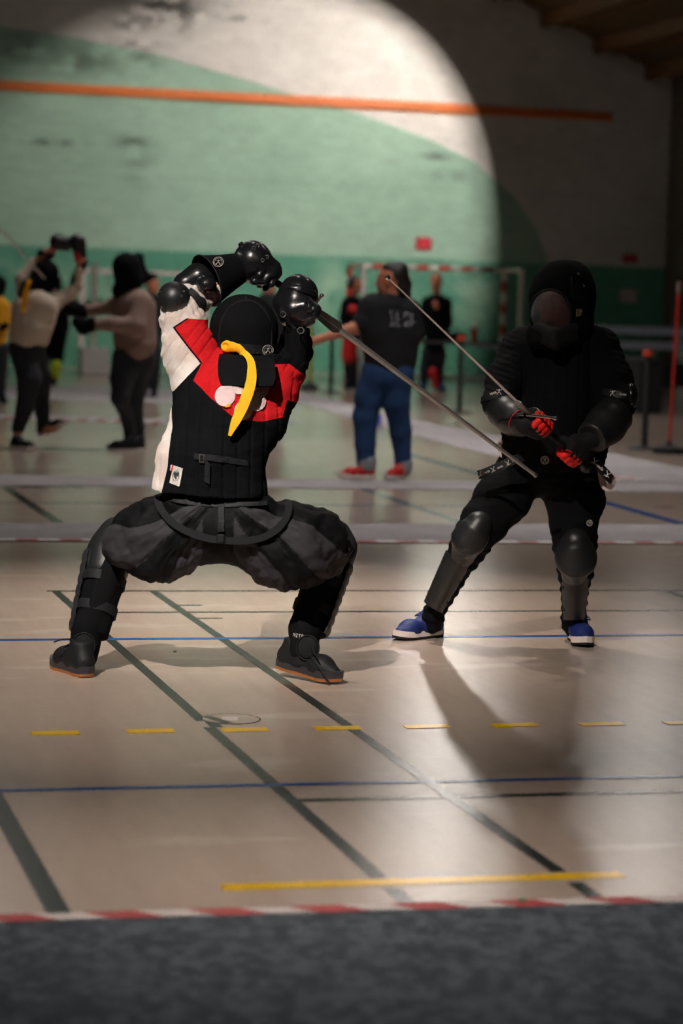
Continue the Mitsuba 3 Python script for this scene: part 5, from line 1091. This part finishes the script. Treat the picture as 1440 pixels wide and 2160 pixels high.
b1 = barrier(697, 829, .98, 'black barrier post left of the man in jeans', cap=False); b2 = barrier(968, 872, .98, 'black barrier post right of the man in jeans'); b3 = barrier(1358, 948, .98, 'black barrier post with orange cap beside the red pole')
def belt(a, b, z, label):
    obj('barrier_belt', ribbon(np.array([a + V3(0, 0, z), (a + b) / 2 + V3(0, 0, z - .03), b + V3(0, 0, z)]), [.05, .05], V3(0, -1, 0), .003, 16, 2), 'mat_rubber', label=label, category='belt')
bq = G(1500, 980); belt(b2 + .036 * (b3 - b2) / np.linalg.norm(b3 - b2), b3 - .036 * (b3 - b2) / np.linalg.norm(b3 - b2), .90, 'black barrier belt running from the middle post to the right post'); belt(b1 + .036 * (b2 - b1) / np.linalg.norm(b2 - b1), b2 - .036 * (b2 - b1) / np.linalg.norm(b2 - b1), .90, 'black barrier belt behind the man in jeans')
def pole(px, py, H, m, label, r=.016, base=.15, tip=None, lean=(0, 0)):
    g = G(px, py); k = thing('slalom_pole', label, 'pole'); t = g + V3(lean[0], lean[1], H)
    obj('pole', lathe([(0, 0), (0, r), (1, r), (1, 0)], g + V3(0, 0, .03), t, 14), m, k, smooth=40); obj('base', lathe([(0, 0), (0, base), (.5, base), (.7, r * 2.5), (1, r * 2), (1, 0)], g, g + V3(0, 0, .12), 26), 'mat_rubber', k, smooth=30)
    if tip: obj('tip', lathe([(0, 0), (0, r * 1.2), (.5, r * 1.6), (1, r * .8), (1, 0)], t, t + V3(0, 0, .12), 14), tip, k, smooth=40)
pole(652, 823, .98, 'mat_pole_yellow', 'yellow pole on a black foot behind the outstretched hand', .035); pole(1410, 957, 1.55, 'mat_pole_red', 'tall red pole on a black foot near the right edge', .014, .16, 'mat_tan', (.03, 0))
# ---- table with dark cloth and a red bottle, clutter on it
g = G(1010, 815); TX = court(*uv_of(g)); k = thing('table', 'dark table in front of the goal', 'table')
obj('table_top', rbox((1.6, .7, .04), .01, TX + V3(0, 0, .74), AXW), 'mat_plastic_dull', k)
for a in (-.74, .74):
    for b in (-.3, .3): obj('leg', tube([TX + UX * a + VX * b, TX + UX * a + VX * b + V3(0, 0, .72)], .018, 8), 'mat_rubber', k)
bx = TX + UX * -.12 + V3(0, 0, .76); k = thing('bottle', 'bottle with a red label and white cap on the table', 'bottle')
obj('body', lathe([(0, 0), (0, .055), (.75, .058), (1, .03), (1, 0)], bx, bx + V3(0, 0, .25), 18), 'mat_tape_red', k, smooth=40); obj('cap', lathe([(0, 0), (0, .035), (1, .03), (1, 0)], bx + V3(0, 0, .25), bx + V3(0, 0, .34), 16), 'mat_white', k, smooth=40)
bgp = TX + UX * -.5 + V3(0, 0, .84); v = Vol(bgp - .4, bgp + .4, .02); v.cap(bgp - UX * .16, bgp + UX * .16, .08, .08, .02); m = soften(v.mesh(), 2); k = thing('sports_bag', 'black bag lying on the table beside the bottle', 'bag'); obj('body', m, 'mat_rubber', k, smooth=True); obj('handle', tube([bgp + UX * (.12 * math.cos(t)) + V3(0, 0, .06 + .07 * math.sin(t)) for t in np.linspace(0, math.pi, 12)], .01, 6), 'mat_strap', k, smooth=True)
# ---- at left: white square base with an upright, pale frame on the wall side
g = G(197, 790); c = court(*uv_of(g)); k = thing('post_base', 'white box-shaped base with an upright post behind the sparring pair', 'stand')
obj('box', rbox((.48, .42, .46), .02, c + V3(0, 0, .23), AXW), 'mat_white', k); obj('upright', rbox((.09, .09, 1.45), .01, c + V3(-.02, 0, 1.17), AXW), 'mat_white', k)
vf = V_WALL + .5; k = thing('pale_frame', 'pale rectangular frame standing at the wall behind the raised arm', 'frame'); fa_, fb_ = u_at(172, vf), u_at(434, vf)
obj('top_bar', rbox((fb_ - fa_, .06, .08), .01, court((fa_ + fb_) / 2, vf, 1.80), AXW), 'mat_paper', k)
for u in (fa_, fb_): obj('side_bar', rbox((.09, .06, 1.80), .01, court(u, vf, .90), AXW), 'mat_paper', k)
# ---- right: slatted bench, dark cases
mat('mat_bench', lin(206, 212, 232), rough=.5); g = court(*uv_of(G(1400, 822))); k = thing('bench', 'pale slatted bench with back rail by the right wall', 'bench')
for z, dv in ((1.02, -.25), (.80, .1)): obj('slat', rbox((3.0, .05 if z > .9 else .32, .14 if z > .9 else .06), .01, g + UX * .1 + VX * dv + V3(0, 0, z), AXW), 'mat_bench', k)
obj('slat', rbox((3.0, .05, .12), .01, g + UX * .1 + VX * .28 + V3(0, 0, .76), AXW), 'mat_bench', k)
for a in (-1.1, .35, 1.2): obj('leg', rbox((.06, .5, .76), .01, g + UX * a + V3(0, 0, .38), AXW), 'mat_white', k); obj('leg', rbox((.06, .06, .5), .01, g + UX * a - VX * .25 + V3(0, 0, .85), AXW), 'mat_white', k)
g = court(*uv_of(G(1358, 872))); k = thing('equipment_case', 'black upright equipment case behind the barrier post', 'case'); obj('body', rbox((.36, .4, .66), .03, g + V3(0, 0, .35), AXW), 'mat_rubber', k); obj('lid', rbox((.37, .41, .06), .02, g + V3(0, 0, .70), AXW), 'mat_plastic_dull', k)
g = court(*uv_of(G(1420, 850))); k = thing('trolley', 'dark trolley with pale tube frame at the right edge', 'trolley'); obj('box', rbox((.6, .5, .36), .03, g + V3(0, 0, .42), AXW), 'mat_rubber', k)
for a in (-.33, .33): obj('frame_tube', tube([g + UX * a + V3(0, 0, .1), g + UX * a + V3(0, 0, .80)], .016, 8), 'mat_steel_dark', k)
obj('frame_tube', tube([g - UX * .33 + V3(0, 0, .66), g + UX * .33 + V3(0, 0, .66)], .016, 8), 'mat_steel_dark', k)
for a in (-.25, .25): obj('wheel', lathe([(0, 0), (0, .06), (1, .06), (1, 0)], g + UX * a + V3(0, 0, .06) - VX * .02, g + UX * a + V3(0, 0, .06) + VX * .02, 16), 'mat_rubber', k)
# small blue cup on the floor, scrap of green tape
g = G(796, 898); k = thing('cup', 'small blue cup on the floor between the legs of the man in jeans', 'cup'); mat('mat_blue_cup', lin(90, 110, 220), rough=.4); obj('wall', lathe([(0, 0), (0, .035), (1, .05), (1, .045), (.1, .03), (.1, 0)], g, g + V3(0, 0, .13), 18), 'mat_blue_cup', k, smooth=40); obj('rim', tube([g + V3(.048 * math.cos(t), .048 * math.sin(t), .13) for t in np.linspace(0, 2 * math.pi, 24)], .004, 6), 'mat_white', k, smooth=True)
mat('mat_green_scrap', lin(30, 110, 60), rough=.6); p = G(1101, 1907); obj('tape_scrap', rbox((.02, .012, .004), .001, p + V3(0, 0, .0095)), 'mat_green_scrap', label='tiny green tape scrap on the near red and white tape', category='scrap')
p = G(369, 1375); obj('tape_scrap', rbox((.012, .02, .003), .001, p + V3(0, 0, .0015)), 'mat_green_scrap', label='tiny green scrap on the floor between the feet of the crouching fencer', category='scrap')
